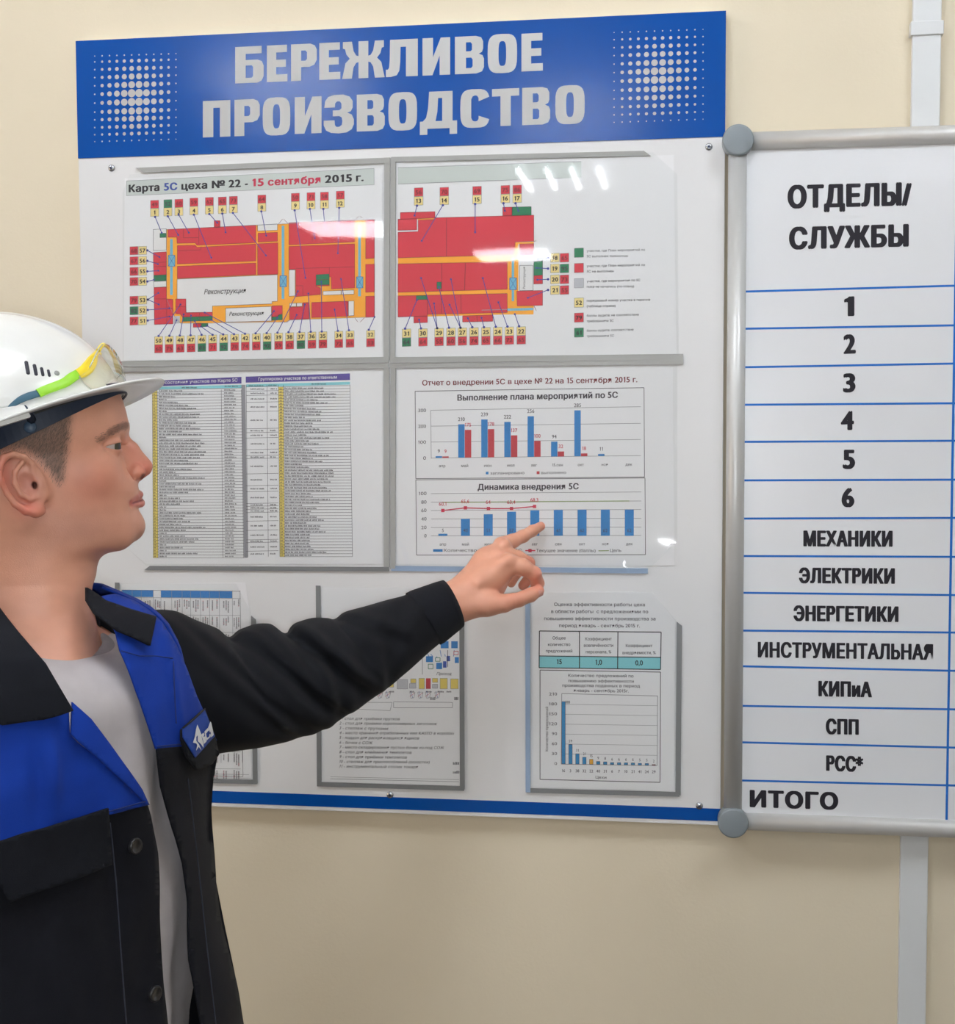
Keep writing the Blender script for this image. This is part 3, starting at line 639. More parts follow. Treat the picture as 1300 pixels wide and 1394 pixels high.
pr.line('mid', 206, 212, 208, 415, 2, 1)
def chart_bar(x, wd, y0_, y1_, key, lay=2):
    a = pr.w(x-wd/2, y0_, lay); b = pr.w(x+wd/2, y1_, lay)
    q = [pr.w(x-wd/2, y0_, lay), pr.w(x+wd/2, y0_-0.3, lay), pr.w(x+wd/2, y1_-0.3, lay), pr.w(x-wd/2, y1_, lay)]
    return mk('chart_bar', q, [(0, 1, 2, 3)], INK[key], s4)
cx_ = [254, 349, 446, 543, 641, 740, 838, 938, 1040]; base = lambda x: 413-(x-206)*10/884
for i, (x, b_, r_, lb, mo) in enumerate(zip(cx_, [9,210,239,222,256,94,290,11,0], [9,175,178,137,100,32,18,0,0], ['9','210','239','222','256','94','285','11',''], ['апр','май','июн','июл','авг','15.сен','окт','ноя','дек'])):
    yb = base(x); h1 = b_*0.667+(0 if b_ > 20 else 1); h2 = r_*0.667
    if b_: chart_bar(x-14, 27, yb-h1, yb, 'bar'); pr.ctext('dark', lb, x-14, yb-h1-14, 15, 0.012, sl=-0.01)
    if r_: chart_bar(x+14, 27, yb-h2, yb, 'rbar'); pr.ctext('redtext', ['9','175','178','137','100','32','18'][i], x+14, yb-h2-14, 15, 0.012)
    pr.ctext('dark', mo, x, 452-i*0.8, 12, 0.006)
pr.rect('bar', 438, 471, 449, 482, 2); pr.text('dark', 'запланировано', 457, 483, 600, 481, 12, 0.006); pr.rect('rbar', 652, 469, 664, 481, 2); pr.text('dark', 'выполнено', 671, 481, 776, 480, 12, 0.006)
for v, (ya_, yb_) in {100: (563, 556), 80: (599, 594), 60: (634, 630), 40: (670, 667), 20: (706, 704), 0: (741, 739)}.items():
    pr.line('mid', 207, ya_, 1092, yb_, 2, 1); wd = {100: 32, 0: 9}.get(v, 22); pr.text('dark', str(v), 188-wd, ya_+7, 188, ya_+6, 14, 0.004)
pr.line('gline', 258, 600, 1042, 594, 4, 3)
cx2 = [257, 352, 448, 546, 644, 743, 843, 941, 1042]
for i, (x, v, mo) in enumerate(zip(cx2, [5,40,51,57,60,61,62,62,62], ['апр','май','июн','июл','авг','сен','окт','ноя','дек'])):
    chart_bar(x, 38, 741-v*1.785, 741, 'bar')
    if i == 0: pr.ctext('dark', '5', x, 725, 14, 0.006)
    elif i != 4: pr.ctext('dark', str(v), x, 725, 14, 0.004, 6)
    pr.ctext('dark', mo, x, 782-i*0.2, 12, 0.006)
cur = [(257, 634), (352, 623), (449, 626), (546, 626), (643, 617)]
for a, b in zip(cur, cur[1:]): pr.line('redtext', *a, *b, 4.5, 6)
for (x, y), s_ in zip(cur, ['60,1','65,6','64','63,4','68,3']):
    pr.rect('redtext', x-7, y-7, x+7, y+7, 7); pr.ctext('redtext', s_, x-1, y-20, 15, 0.012, 8)
pr.rect('bar', 216, 797, 256, 808, 2); pr.text('dark', 'Количество участков по 5С', 261, 808, 590, 808, 13, 0.006)
pr.line('redtext', 604, 803, 646, 803, 4.5, 3); pr.rect('redtext', 617, 796, 631, 810, 4); pr.text('dark', 'Текущее значение (баллы)', 650, 809, 900, 809, 13, 0.006)
pr.line('gline', 912, 804, 956, 803, 4, 3); pr.text('dark', 'Цель', 961, 809, 1008, 808, 13, 0.006)
pr.flush(NAMES)

# bottom left: turned table behind the sleeve
k5 = pocket('clear plastic pocket half hidden behind the raised sleeve', [(157,1065),(346,1065),(345,793),(157,795)])
strip(k5, (160,793), (160,1066), 6, strip_d); strip(k5, (345.5,838), (348,1066), 6.5, strip_d, cut=(0.8, 0)); strip(k5, (158,1060), (350,1064), 6, strip_d)
filmsheet(k5, [(163,794),(322,794),(342,832),(345,1062),(163,1059)], lift=0.0036)
s5 = sheet('table_sheet', 'paper with a sideways table under a blue bar, behind the sleeve', [(164,795),(334,793),(340,832),(343,1059),(164,1056)])
pr = Print(sub(150, 780, 440, 4.224), PB, s5)
pr.rect('blue', 70, 97, 248, 137, 1, 0.006); pr.rect('blue', 293, 100, 703, 140, 1, 0.01); pr.frame('dark', [(68,97),(748,105),(765,1170),(68,1150)], 2, 2)
for i, xx in enumerate((68,128,180,250,293,355,415,463,520,572,628,703,748)):
    pr.line('mid', xx, 100, xx+(xx-68)*0.02, 1090, 2, 2)
for i in range(11):
    y = 140+i*98; pr.line('mid', 68, y, 752, y+6, 2, 2)
    for xx in (98,154,215,272,324,385,439,491,546,600,665,725):
        for q_ in (-14, 0, 12):
            if rnd.random() < 0.85:
                y0_ = y+12+rnd.random()*10; y1_ = y0_+rnd.uniform(25, 68); yy = y0_
                while yy < y1_: c_ = rnd.uniform(1.6, 3.4); pr.rect('dark' if rnd.random() < 0.9 else 'redtext', xx+q_, yy, xx+q_+6.5, yy+c_, 3); yy += c_+rnd.uniform(1.2, 2.2)
pr.line('mid', 75, 1150, 800, 1158, 2, 2); pr.flush({**NAMES, 'dark': 'table_print', 'redtext': 'table_print'})

# bottom middle: layout drawing with a numbered list
k6 = pocket('clear plastic pocket holding the floor layout below the man\'s wrist', [(430,1070),(632,1075),(632,800),(430,797)])
strip(k6, (433.5,797), (435,1069), 6.5, strip_d); strip(k6, (628.8,812), (629.5,1074), 6.5, strip_d); strip(k6, (432,1067), (632,1073), 6, strip_d)
filmsheet(k6, [(437,798),(605,800),(627,822),(627,1070),(438,1065)], lift=0.0036)
s6 = sheet('layout_sheet', 'paper with a coloured floor layout and an eleven line list', [(438,800),(600,800),(626,824),(626,1069),(438,1064)])
pr = Print(sub(420, 780, 940, 2.5), PB, s6)
for i, s_ in enumerate(['1 - стол для приёмки прутков','2 - стол для приемки короткомерных заготовок','3 - стеллаж с прутками','4 - место хранения отработанных пил KASTO в коробах','5 - поддон для раскряжовщихся ящиков','6 - бочки с СОЖ','7 - место складирования пустых бочек из-под СОЖ','8 - стол для клеймения темплетов','9 - стол для приёмки темплетов','10 - стеллаж для приспособлений (оснастки)','11 - инструментальный столик токаря']):
    e = (310,436,270,495,376,217,460,350,334,412,371)[i]; pr.text('dark', s_, 105, 499+i*16.3, e, 501+i*16.3, 9.5, 0.0, 3, res=2, slant=0.25)
for q_ in ((450,232,477,256),(486,232,508,256),(400,283,424,303),(435,305,455,327),(498,286,512,306),(470,282,482,300),(458,300,470,322)): pr.rect('bluetext' if q_[0] in (470, 458) else 'blue', *q_, 1)
for q_ in ((348,360,366,374),(376,358,395,394),(422,358,440,372),(448,358,473,394),(484,360,510,394),(272,362,290,388)): pr.rect('yellow', *q_, 1); pr.frame('mid', [(q_[0],q_[1]),(q_[2],q_[1]),(q_[2],q_[3]),(q_[0],q_[3])], 1.4, 2)
pr.rect('rbar', 400, 358, 416, 394, 1)
for q_ in ((302,362,338,394),(344,376,366,392),(422,378,440,392)): pr.rect('grey', *q_, 1); pr.frame('mid', [(q_[0],q_[1]),(q_[2],q_[1]),(q_[2],q_[3]),(q_[0],q_[3])], 1.4, 2)
for q_ in ((432,288,448,300),(408,310,424,326)): pr.frame('green', [(q_[0],q_[1]),(q_[2],q_[1]),(q_[2],q_[3]),(q_[0],q_[3])], 2, 2)
pr.frame('redtext', [(495,266),(510,266),(510,278),(495,278)], 2, 2)
pr.text('dark', 'Проход', 436, 347, 486, 347, 10, 0.0, slant=0.25)
for i in range(7): pr.line('blue', 400+i*16, 262+(i % 3)*14, 410+i*14, 284, 2, 1)
pr.line('dark', 474, 262, 474, 320, 2, 2); pr.line('mid', 388, 290, 388, 345, 2, 2)
for x_ in (205, 235, 262, 345, 372, 398, 430): pr.frame('mid', [(x_,405),(x_+18,405),(x_+14,424),(x_+4,426)], 1.4, 2); pr.line('redtext', x_, 420, x_+16, 408, 1.2, 3); pr.line('bluetext', x_+4, 402, x_+10, 425, 1.2, 3)
pr.frame('mid', [(290,438),(490,440),(490,458),(290,458)], 1.6, 2); pr.frame('mid', [(150,440),(285,440),(278,468),(150,462)], 1.4, 2)
for x_ in (415, 496): words_row(pr, x_, x_+14, 432, 10)
for x_ in (275, 345, 400, 440, 470): words_row(pr, x_, x_+18, 406, 5)
pr.line('mid', 75, 700, 512, 710, 1.6, 2); pr.line('mid', 75, 693, 512, 703, 1.2, 2); words_row(pr, 492, 512, 652, 9); words_row(pr, 492, 512, 682, 9)
pr.flush(NAMES)

# bottom right: proposals report
k7 = pocket('clear plastic pocket holding the small proposals report, lower right', [(715,1078),(923,1082),(928,850),(715,810)])
strip(k7, (718.5,815), (719,1078), 6.5, strip_b); strip(k7, (924.8,846), (923,1082), 7, strip_d, cut=(0.8, 0)); strip(k7, (717,1075.5), (925,1081), 6, strip_d)
filmsheet(k7, [(722,806),(886,804),(921,845),(920,1078),(722,1072)], lift=0.0036)
s7 = sheet('chart_sheet', 'small paper report with a blue table row and a falling bar chart', [(723,806),(888,806),(919,846),(918,1077),(723,1071)])
pr = Print(sub(420, 780, 940, 2.5), PB, s7)
for s_, a, b, y in (('Оценка эффективности работы цеха',836,1145,112),('в области работы  с предложениями по',826,1156,136),('повышению эффективности производства за',802,1181,160),('период январь - сентябрь 2015 г.',853,1128,184)): pr.text('dark', s_, a, y, b, y+1, 11.5, 0.016)
pr.poly('sky', [(786,284),(1198,287),(1198,328),(785,322)], 0); pr.poly('cyan', [(786,284),(1198,287),(1198,328),(785,322)], 1)
pr.frame('black', [(786,197),(1200,201),(1198,328),(785,322)], 3, 3); pr.line('black', 785, 282, 1199, 287, 3, 3); pr.line('black', 922, 199, 922, 325, 3, 3); pr.line('black', 1053, 200, 1052, 326, 3, 3)
for s_, x, y in (('Общее',853,226),('количество',853,248),('предложений',853,270),('Коэффициент',987,229),('вовлечённости',987,251),('персонала, %',987,273),('Коэффициент',1125,252),('внедряемости, %',1125,276)): pr.ctext('dark', s_, x, y, 10.5, 0.014, 3, cond=0.95)
for s_, x, y in (('15',854,310),('1,0',988,312),('0,0',1125,314)): pr.ctext('black', s_, x, y, 17, 0.02, 4, cond=0.9)
pr.frame('dark', [(788,330),(1198,337),(1196,712),(788,702)], 2.4, 1)
for s_, a, b, y in (('Количество предложений по',884,1106,353),('повышению эффективности',885,1107,371),('производства поданных в период',864,1128,387),('январь - сентябрь 2015г.',902,1090,404)): pr.text('dark', s_, a, y, b, y+2, 10, 0.014)
pr.frame('mid', [(862,410),(1188,418),(1186,655),(860,650)], 2, 1)
for i in range(8):
    y = 649-i*33.8
    if 0 < i < 7: pr.line('mid', 861, y, 1187, y+5, 1.2, 1)
    s_ = str(i*30); co_ = 9*len(s_); pr.text('dark', s_, 846-co_, y+4, 846, y+4, 10, 0.006, res=2)
for i, (v, s_, n_) in enumerate(zip([188,59,31,21,15,9,8,6,6,6,6,5,5,2], ['188','59','31','21','15','9','8','6','6','6','6','5','5','2'], ['16','3','38','32','22','40','31','6','7','10','21','41','24','29'])):
    x = 868+i*23.6; yb = 649+i*0.35; lay = 3
    q = [pr.w(x-6, yb-v*1.125, lay), pr.w(x+6, yb-v*1.125, lay), pr.w(x+6, yb, lay), pr.w(x-6, yb, lay)]
    mk('chart_bar', q, [(0, 1, 2, 3)], INK['obar' if i == 4 else 'rbar' if i == 13 else 'sky'], s7)
    pr.frame('dark', [(x-6,yb-v*1.125),(x+6,yb-v*1.125),(x+6,yb),(x-6,yb)], 1.2, 4)
    pr.ctext('dark', s_, x+(14 if i == 0 else 0), yb-v*1.125-(0 if i == 0 else 7)+(6 if i == 0 else 0), 9, 0.004, 4, res=2); pr.ctext('dark', n_, x, 677+i*0.3, 9.5, 0.016, 4, res=2)
pr.text('dark', 'Цехи', 977, 699, 1014, 700, 9.5, 0.014); vert_text(pr, 'dark', 'Количество предложений', 811, 606, 455, 9, 0.012); pr.flush(NAMES)

# ---------------------------------------------------------------- the white department board on the right
WBY = -0.016
alu_m = mat('frame_aluminium', (206, 207, 206), 0.38, 0.5, metal=0.25); cap_m = mat('corner_cap', (134, 143, 148), 0.35, 0.5)
wb_m = mat('whiteboard_face', (236, 239, 243), 0.28, 0.4, noise_amt=0.006, noise_scale=5, coat=0.1)
rY = -0.014
xl = P(1001, 640, rY)[0]; zt = P(1012, 193, rY)[2]; zb = P(1003, 1117, rY)[2]; xr = xl+1.20
wb = thing('department_board', 'white ruled board with aluminium tube frame listing departments and services', 'whiteboard', (xl+0.6, WY, zb))
box('board_face', xl, xr, WBY, WBY+0.008, zb, zt, wb_m, wb)
def rail(a, b, name='frame_rail'):
    return tube(name, [a, b], 0.0135, alu_m, wb, seg=20)
rail((xl, rY, zb), (xl, rY, zt)); rail((xr, rY, zb), (xr, rY, zt)); rail((xl, rY, zb), (xr, rY, zb)); rail((xl, rY, zt), (xr, rY, zt))
for (x, z) in ((xl, zt), (xl, zb), (xr, zt), (xr, zb)):
    bm = bmesh.new(); sx = 0.0225
    bmesh.ops.create_cone(bm, cap_ends=True, segments=40, radius1=sx, radius2=sx, depth=0.030, matrix=Matrix.Translation((x, -0.0168, z)) @ Matrix.Rotation(math.pi/2, 4, 'X'))
    bmesh.ops.bevel(bm, geom=[e for e in bm.edges if e.calc_length() < 0.01], offset=0.003, segments=3, affect='EDGES', profile=0.5)
    c = from_bm('corner_cap', bm, cap_m, wb, True)
    tube('wall_mount', [(x, 0.0, z), (x, WY, z)], 0.012, edge_m, c, seg=12)
class PrintW(Print):
    def w(self, x, y, lay=None):
        p = P(*self.mp(x, y), WBY); return (p[0], WBY-0.0002-0.00004*(lay or 0), p[2])
pr = PrintW(px, 0, wb)
lines = [(1018,397,1297,389),(1018,447.5,1296,443),(1017,500,1296,495),(1016,551,1296,549),(1016,601.5,1295,600),(1016,654,1295,653),(1015,706,1294,705),(1014,757,1294,758),(1013,807,1293,810),(1013,858.5,1292,861),(1012,907,1292,913),(1011,961,1292,965.5),(1010,1010.5,1291,1017.5),(1009.5,1062.5,1290,1069)]
xw = P(1297, 600, WBY)[0]
V, Fc = [], []
def wline(x0, z0, x1, z1, wd=0.0030):
    k = len(V)
    if abs(x1-x0) > abs(z1-z0): V.extend([(x0, WBY-0.0003, z0-wd/2), (x1, WBY-0.0003, z1-wd/2), (x1, WBY-0.0003, z1+wd/2), (x0, WBY-0.0003, z0+wd/2)])
    else: V.extend([(x0-wd/2, WBY-0.00034, z0), (x1+wd/2-0, WBY-0.00034, z0), (x1+wd/2, WBY-0.00034, z1), (x0-wd/2, WBY-0.00034, z1)])
    Fc.append((k, k+1, k+2, k+3))
for a in lines:
    p, q = P(a[0], a[1], WBY), P(a[2], a[3], WBY); zz = (p[2]+q[2])/2
    wline(xl, p[2], q[0], q[2]); wline(q[0], q[2], xr, q[2])
for k in range(4):
    wline(xw+k*0.27, zb, xw+k*0.27, zt, 0.0034)
o = mk('ruled_lines', V, Fc, INK['rule'], wb); o['kind'] = 'stuff'
for s_, x0_, y0_, x1_, y1_, h, b_ in (('ОТДЕЛЫ/',1072,284,1241,280,32,0.036),('СЛУЖБЫ',1074,340,1237,336,31,0.036),('1',1149,431,1163,430.5,27,0.036),('2',1148,482,1165,481.5,26.5,0.036),('3',1147.5,534.5,1164.5,534,26,0.036),('4',1144.5,586,1162.5,585.5,26,0.036),
     ('5',1147,638.5,1164,638.5,26.5,0.036),('6',1145.5,690.5,1163,690.5,26.5,0.036),('МЕХАНИКИ',1093.5,744,1215,744.5,22,0.034),('ЭЛЕКТРИКИ',1087.5,794,1218,795,21.5,0.034),('ЭНЕРГЕТИКИ',1080,845.5,1223,847,21.5,0.034),
     ('ИНСТРУМЕНТАЛЬНАЯ',1031.5,895,1270,898.5,21.5,0.034),('КИПиА',1114,948,1187,949.5,21.5,0.034),('СПП',1124,999.5,1169,1000.5,21.5,0.034),('РСС*',1124.5,1049.5,1175,1051,21.5,0.034),('ИТОГО',1020.5,1099,1141,1102.5,24,0.040)):
    pr.text('black', s_, x0_, y0_, x1_, y1_, h, b_*(1.2 if len(s_) > 12 else 1.5), 6, res=6)
    for q_ in pr.flush({'black': 'lettering'}): q_['kind'] = 'stuff'

# ================================================================ the man
def rdir(px, py):
    d = ray(px, py); return d/np.linalg.norm(d)
_h = rdir(95, 620); HC = CAM + _h*(1.54/(_h@FWD))          # middle of the head
EY = np.array([_h[0], _h[1], 0.0]); EY /= np.linalg.norm(EY)    # away from the camera, towards the wall
EX = np.array([EY[1], -EY[0], 0.0]); EZ = np.array([0, 0, 1.0])
def lift(px, py, y=0.0):
    """place of the photograph on the upright plane y metres behind the head's middle plane"""
    d = ray(px, py); t = ((HC-CAM)@EY+y)/(d@EY); return CAM+d*t
def loc3(p):
    q = np.asarray(p)-HC; return np.array([q@EX, q@EY, q@EZ])
def mm(px, py):
    q = loc3(lift(px, py)); return q[0]*1000, q[2]*1000
def L(px, py, y):
    """head space (mm) of a photo place; y in mm, negative towards the camera (no perspective correction: features are placed on the middle plane)"""
    x, z = mm(px, py); return np.array([x, y, z])
def to_world(V):
    if not len(V): raise ValueError('no points')
    V = np.asarray(V)/1000.0; return HC+V[:, :1]*EX+V[:, 1:2]*EY+V[:, 2:3]*EZ

# ---- implicit surfaces
class Field:
    def __init__(s, lo, hi, h):
        s.lo = np.array(lo, float); s.h = h; s.n = np.ceil((np.array(hi)-s.lo)/h).astype(int)+1
        s.a = np.full(s.n, 8.0, np.float32)
    def win(s, lo, hi, pad):
        i0 = np.clip(((np.array(lo)-pad-s.lo)/s.h).astype(int), 0, s.n-1); i1 = np.clip(((np.array(hi)+pad-s.lo)/s.h).astype(int)+2, 1, s.n)
        ax = [(s.lo[k]+s.h*np.arange(i0[k], i1[k])).astype(np.float32) for k in range(3)]
        return tuple(slice(i0[k], i1[k]) for k in range(3)), ax[0][:, None, None], ax[1][None, :, None], ax[2][None, None, :]
    def add(s, fn, lo, hi, k=4.0, mode='u'):
        sl, X, Y, Z = s.win(lo, hi, k+4)
        if min(x.stop-x.start for x in sl) <= 0: return
        d = fn(X, Y, Z).astype(np.float32); a = s.a[sl]
        if mode == 'u':
            h = np.clip(0.5+0.5*(a-d)/k, 0, 1); s.a[sl] = a*(1-h)+d*h-k*h*(1-h)
        else:
            h = np.clip(0.5-0.5*(a+d)/k, 0, 1); s.a[sl] = a*(1-h)-d*h+k*h*(1-h)
    def cap(s, a, b, ra, rb, k=4.0, mode='u'):
        a = np.array(a, float); b = np.array(b, float); r = max(ra, rb); d = b-a; dd = float(d@d) or 1e-6
        def fn(X, Y, Z):
            t = np.clip(((X-a[0])*d[0]+(Y-a[1])*d[1]+(Z-a[2])*d[2])/dd, 0, 1)
            return np.sqrt((X-a[0]-t*d[0])**2+(Y-a[1]-t*d[1])**2+(Z-a[2]-t*d[2])**2)-(ra+t*(rb-ra))
        s.add(fn, np.minimum(a, b)-r, np.maximum(a, b)+r, k, mode)
    def chain(s, pts, rs, k=4.0, mode='u'):
        for i in range(len(pts)-1): s.cap(pts[i], pts[i+1], rs[i], rs[i+1], k, mode)
    def ell(s, c, r, k=4.0, mode='u', R=None):
        c = np.array(c, float); r = np.array(r, float); m_ = max(r); M = np.eye(3) if R is None else R
        def fn(X, Y, Z):
            x, y, z = X-c[0], Y-c[1], Z-c[2]
            p = [(M[i][0]*x+M[i][1]*y+M[i][2]*z)/r[i] for i in range(3)]
            q = np.sqrt(p[0]**2+p[1]**2+p[2]**2); g = np.sqrt((p[0]/r[0])**2+(p[1]/r[1])**2+(p[2]/r[2])**2)
            return q*(q-1)/np.maximum(g, 1e-6)
        rr = m_ if R is not None else r
        s.add(fn, c-rr, c+rr, k, mode)
    def mesh(s):
        """surface nets"""
        a = s.a
        for k in range(3):
            for e in (0, -1):
                i_ = [slice(None)]*3; i_[k] = e; a[tuple(i_)] = 8.0
        ins = a < 0; nx, ny, nz = a.shape
        cnt = np.zeros((nx-1, ny-1, nz-1), np.uint8)
        for i in (0, 1):
            for j in (0, 1):
                for k in (0, 1): cnt += ins[i:nx-1+i, j:ny-1+j, k:nz-1+k]
        act = (cnt > 0) & (cnt < 8); idx = np.argwhere(act); num = np.full(act.shape, -1, np.int64); num[act] = np.arange(len(idx))
        ac = np.zeros((len(idx), 3)); ct = np.zeros(len(idx))
        for ax in range(3):
            o = [k for k in range(3) if k != ax]
            for u in (0, 1):
                for v in (0, 1):
                    p = idx.copy(); p[:, o[0]] += u; p[:, o[1]] += v; q = p.copy(); q[:, ax] += 1
                    A = a[p[:, 0], p[:, 1], p[:, 2]]; B = a[q[:, 0], q[:, 1], q[:, 2]]; m_ = (A < 0) != (B < 0)
                    t = np.where(m_, A/np.where(m_, A-B, 1), 0); pos = p.astype(float); pos[:, ax] += t
                    ac[m_] += pos[m_]; ct[m_] += 1
        V = s.lo+s.h*(ac/ct[:, None]); F_ = []
        for ax in range(3):
            o = [k for k in range(3) if k != ax]
            sl0 = [slice(None)]*3; sl1 = [slice(None)]*3; sl0[ax] = slice(0, -1); sl1[ax] = slice(1, None)
            A = ins[tuple(sl0)]; B = ins[tuple(sl1)]; e = np.argwhere(A != B)
            e = e[(e[:, o[0]] > 0) & (e[:, o[1]] > 0) & (e[:, o[0]] < a.shape[o[0]]-1) & (e[:, o[1]] < a.shape[o[1]]-1)]
            fl = A[e[:, 0], e[:, 1], e[:, 2]]
            def cell(du, dv):
                c = e.copy(); c[:, o[0]] -= du; c[:, o[1]] -= dv; return num[c[:, 0], c[:, 1], c[:, 2]]
            q = np.stack([cell(1, 1), cell(0, 1), cell(0, 0), cell(1, 0)], 1)
            if ax == 1: fl = ~fl
            q[~fl] = q[~fl][:, ::-1]; F_.append(q)
        return V, np.concatenate(F_)
def qmesh(name, V, Q, material, parent=None, smooth=True):
    me = bpy.data.meshes.new(name); me.vertices.add(len(V)); me.vertices.foreach_set('co', np.asarray(V, np.float32).ravel())
    me.loops.add(len(Q)*4); me.loops.foreach_set('vertex_index', Q.ravel().astype(np.int32)); me.polygons.add(len(Q))
    me.polygons.foreach_set('loop_start', np.arange(len(Q), dtype=np.int32)*4)
    me.update(calc_edges=True); me.validate(); me.materials.append(material)
    if smooth: me.polygons.foreach_set('use_smooth', [True]*len(me.polygons))
    return link(name, me, parent)

man = thing('person', 'man in a white hard hat and navy and blue work jacket pointing at a chart', 'person', (lift(60, 900)[0], lift(60, 900)[1], 0.0))

# ---- head and neck
def tab(rows): r = np.array(rows, float); return r
prof = tab([(520,140),(540,150),(560,162),(570,168),(578,171),(585,171),(592,169),(600,167),(610,166.5),(620,168),(635,173),(650,183),(658,187),(668,189),(680,188),(690,188),(698,188),(705,190.5),(712,193),(720,194),(728,192),(735,187),(741,179),(746,167),(751,153),(756,143),(762,136),(772,132.5),(785,131),(800,126),(820,124),(840,128),(860,133),(890,138),(920,140)])
back = tab([(520,-76),(600,-74),(650,-58),(700,-44),(750,-42),(800,-50),(850,-62),(890,-75),(920,-90)])
wid = tab([(520,72),(560,74),(620,71),(660,68),(700,64.5),(725,62),(745,60),(770,58.5),(790,58),(830,62),(860,72),(890,88),(920,100)])
pex = tab([(520,2.3),(600,2.5),(650,2.35),(700,2.2),(740,2.1),(800,2.2),(920,2.3)])
zz = np.array([mm(60, v)[1] for v in prof[:, 0]])[::-1]
def xcurve(tb):
    z = np.array([mm(60, v)[1] for v in tb[:, 0]])[::-1]; x = np.array([mm(u, v)[0] for v, u in tb])[::-1]; return z, x
zp, xp = xcurve(prof); zb_, xb_ = xcurve(back)
zw = np.array([mm(60, v)[1] for v in wid[:, 0]])[::-1]; ww = wid[:, 1][::-1]; ze = np.array([mm(60, v)[1] for v in pex[:, 0]])[::-1]; pe = pex[:, 1][::-1]
XE = mm(48, 640)[0]
x_lo = mm(-110, 600)[0]; x_hi = mm(225, 600)[0]; z_hi = mm(60, 430)[1]; z_lo = mm(60, 915)[1]
HF = Field((x_lo, -100, z_lo), (x_hi, 100, z_hi), 1.25)
def slices(X, Y, Z):
    zf = Z[0, 0, :].astype(float); sm = lambda a, b: np.interp(zf, a, b)
    k_ = np.array([1, 2, 3, 2, 1])/9.0; s5 = lambda v: np.convolve(np.pad(v, 2, 'edge'), k_, 'valid')
    xf = s5(sm(zp, xp)); xb = s5(sm(zb_, xb_)); w_ = s5(sm(zw, ww)); p = s5(sm(ze, pe))
    rx = np.where(X > XE, (xf-XE)[None, None, :], (XE-xb)[None, None, :])
    g = ((np.abs(X-XE)/rx)**p+(np.abs(Y)/w_)**p)**(1/p)
    d = (g-1)*np.minimum(rx, w_[None, None, :])*0.95
    return np.maximum(d, (Z-mm(60, 535)[1])*0.9)
HF.add(slices, (x_lo, -100, z_lo), (x_hi, 100, mm(60, 525)[1]), 3)
hm = lambda u, v: mm(u, v)
c = L(45, 563, 0); HF.ell(c, (96, 75, 72), 12)
HF.ell(c+np.array([25, 0, -12]), (70, 70, 58), 12)
HF.ell(c+np.array([-12, 0, 10]), (80, 72, 78), 20)
for sgn in (-1, 1):
    y = lambda v: sgn*v
    HF.chain([L(164,583,0), L(160,579,y(18)), L(148,580,y(36)), L(132,590,y(50))], [6, 6.5, 6, 4], 8)
    HF.ell(L(168,607,y(33)), (14, 17, 9), 8, 's'); HF.ell(L(152,607,y(50)), (11, 9, 7), 8, 's')
    HF.ell(L(124,640,y(44)), (24, 17, 20), 16)
    HF.cap(L(40,700,y(51)), L(160,733,y(20)), 11, 11, 14)
    HF.cap(L(28,700,y(44)), L(112,850,y(14)), 9, 9, 14)
    HF.ell(L(148,607,y(33)), (14.0, 14.0, 14.0), 3)
# nose
HF.chain([L(162,594,0), L(179,612,0), L(197.5,634.5,0)], [7.5, 7.5, 8.3], 5)
HF.chain([L(160,606,0), L(182,638,0)], [10, 12], 9)
HF.chain([L(199,641,0), L(190,648,0)], [4.5, 4], 4)
for s_ in (-1, 1):
    HF.ell(L(184,641.5,s_*12), (10.5, 6.8, 8.2), 3)
    HF.ell(L(193,649.5,s_*6.3), (5.0, 2.8, 3.6), 1.5, 's')
    HF.chain([L(177,634,s_*17), L(172,643,s_*19), L(177,651,s_*18)], [2.2, 2.6, 2.0], 4, 's')
# lips and chin
HF.ell(L(177,716,0), (14.0, 19, 15), 9)
for s_ in (-1, 1):
    HF.chain([L(189.6,673.3,0), L(188.4,673.8,s_*7), L(184.5,676,s_*15), L(177,682,s_*23)], [3.9, 3.6, 2.7, 1.1], 2.5)
    HF.chain([L(191.5,684.8,0), L(189.8,684.8,s_*8), L(185,685,s_*15), L(178,684,s_*22)], [4.3, 4.0, 2.8, 1.1], 2.5)
for s_ in (-1, 1):
    HF.chain([L(198,679.3,0), L(195.5,679.5,s_*8), L(190,681,s_*16), L(180,683.5,s_*25)], [0.35, 0.5, 0.8, 0.7], 1.6, 's')
    HF.chain([L(175,682,s_*29), L(175,687,s_*29)], [0.6, 0.6], 5, 's')
# eyelid openings
eyes = {}
for s_ in (-1, 1):
    ec = L(148, 607, s_*33); eyes[s_] = ec
    def lidcut(X, Y, Z, ec=ec, s_=s_):
        x, y, z = X-ec[0], (Y-ec[1])*s_, Z-ec[2]
        az = np.degrees(np.arctan2(y, x+1.5)); t = np.clip((az+58)/168.0, 0, 1)     # inner to outer corner
        up = 1.6+3.3*np.sin(np.pi*t**0.85)-2.2*t; lo = 1.6-3.9*np.sin(np.pi*t**1.05)-2.2*t
        d = np.maximum(z-up, lo-z); d = np.maximum(d, (np.abs(az-26)-84)*0.25); return d
    HF.add(lidcut, ec+np.array([-4, -18, -8]), ec+np.array([18, 18, 9]), 0.8, 's')
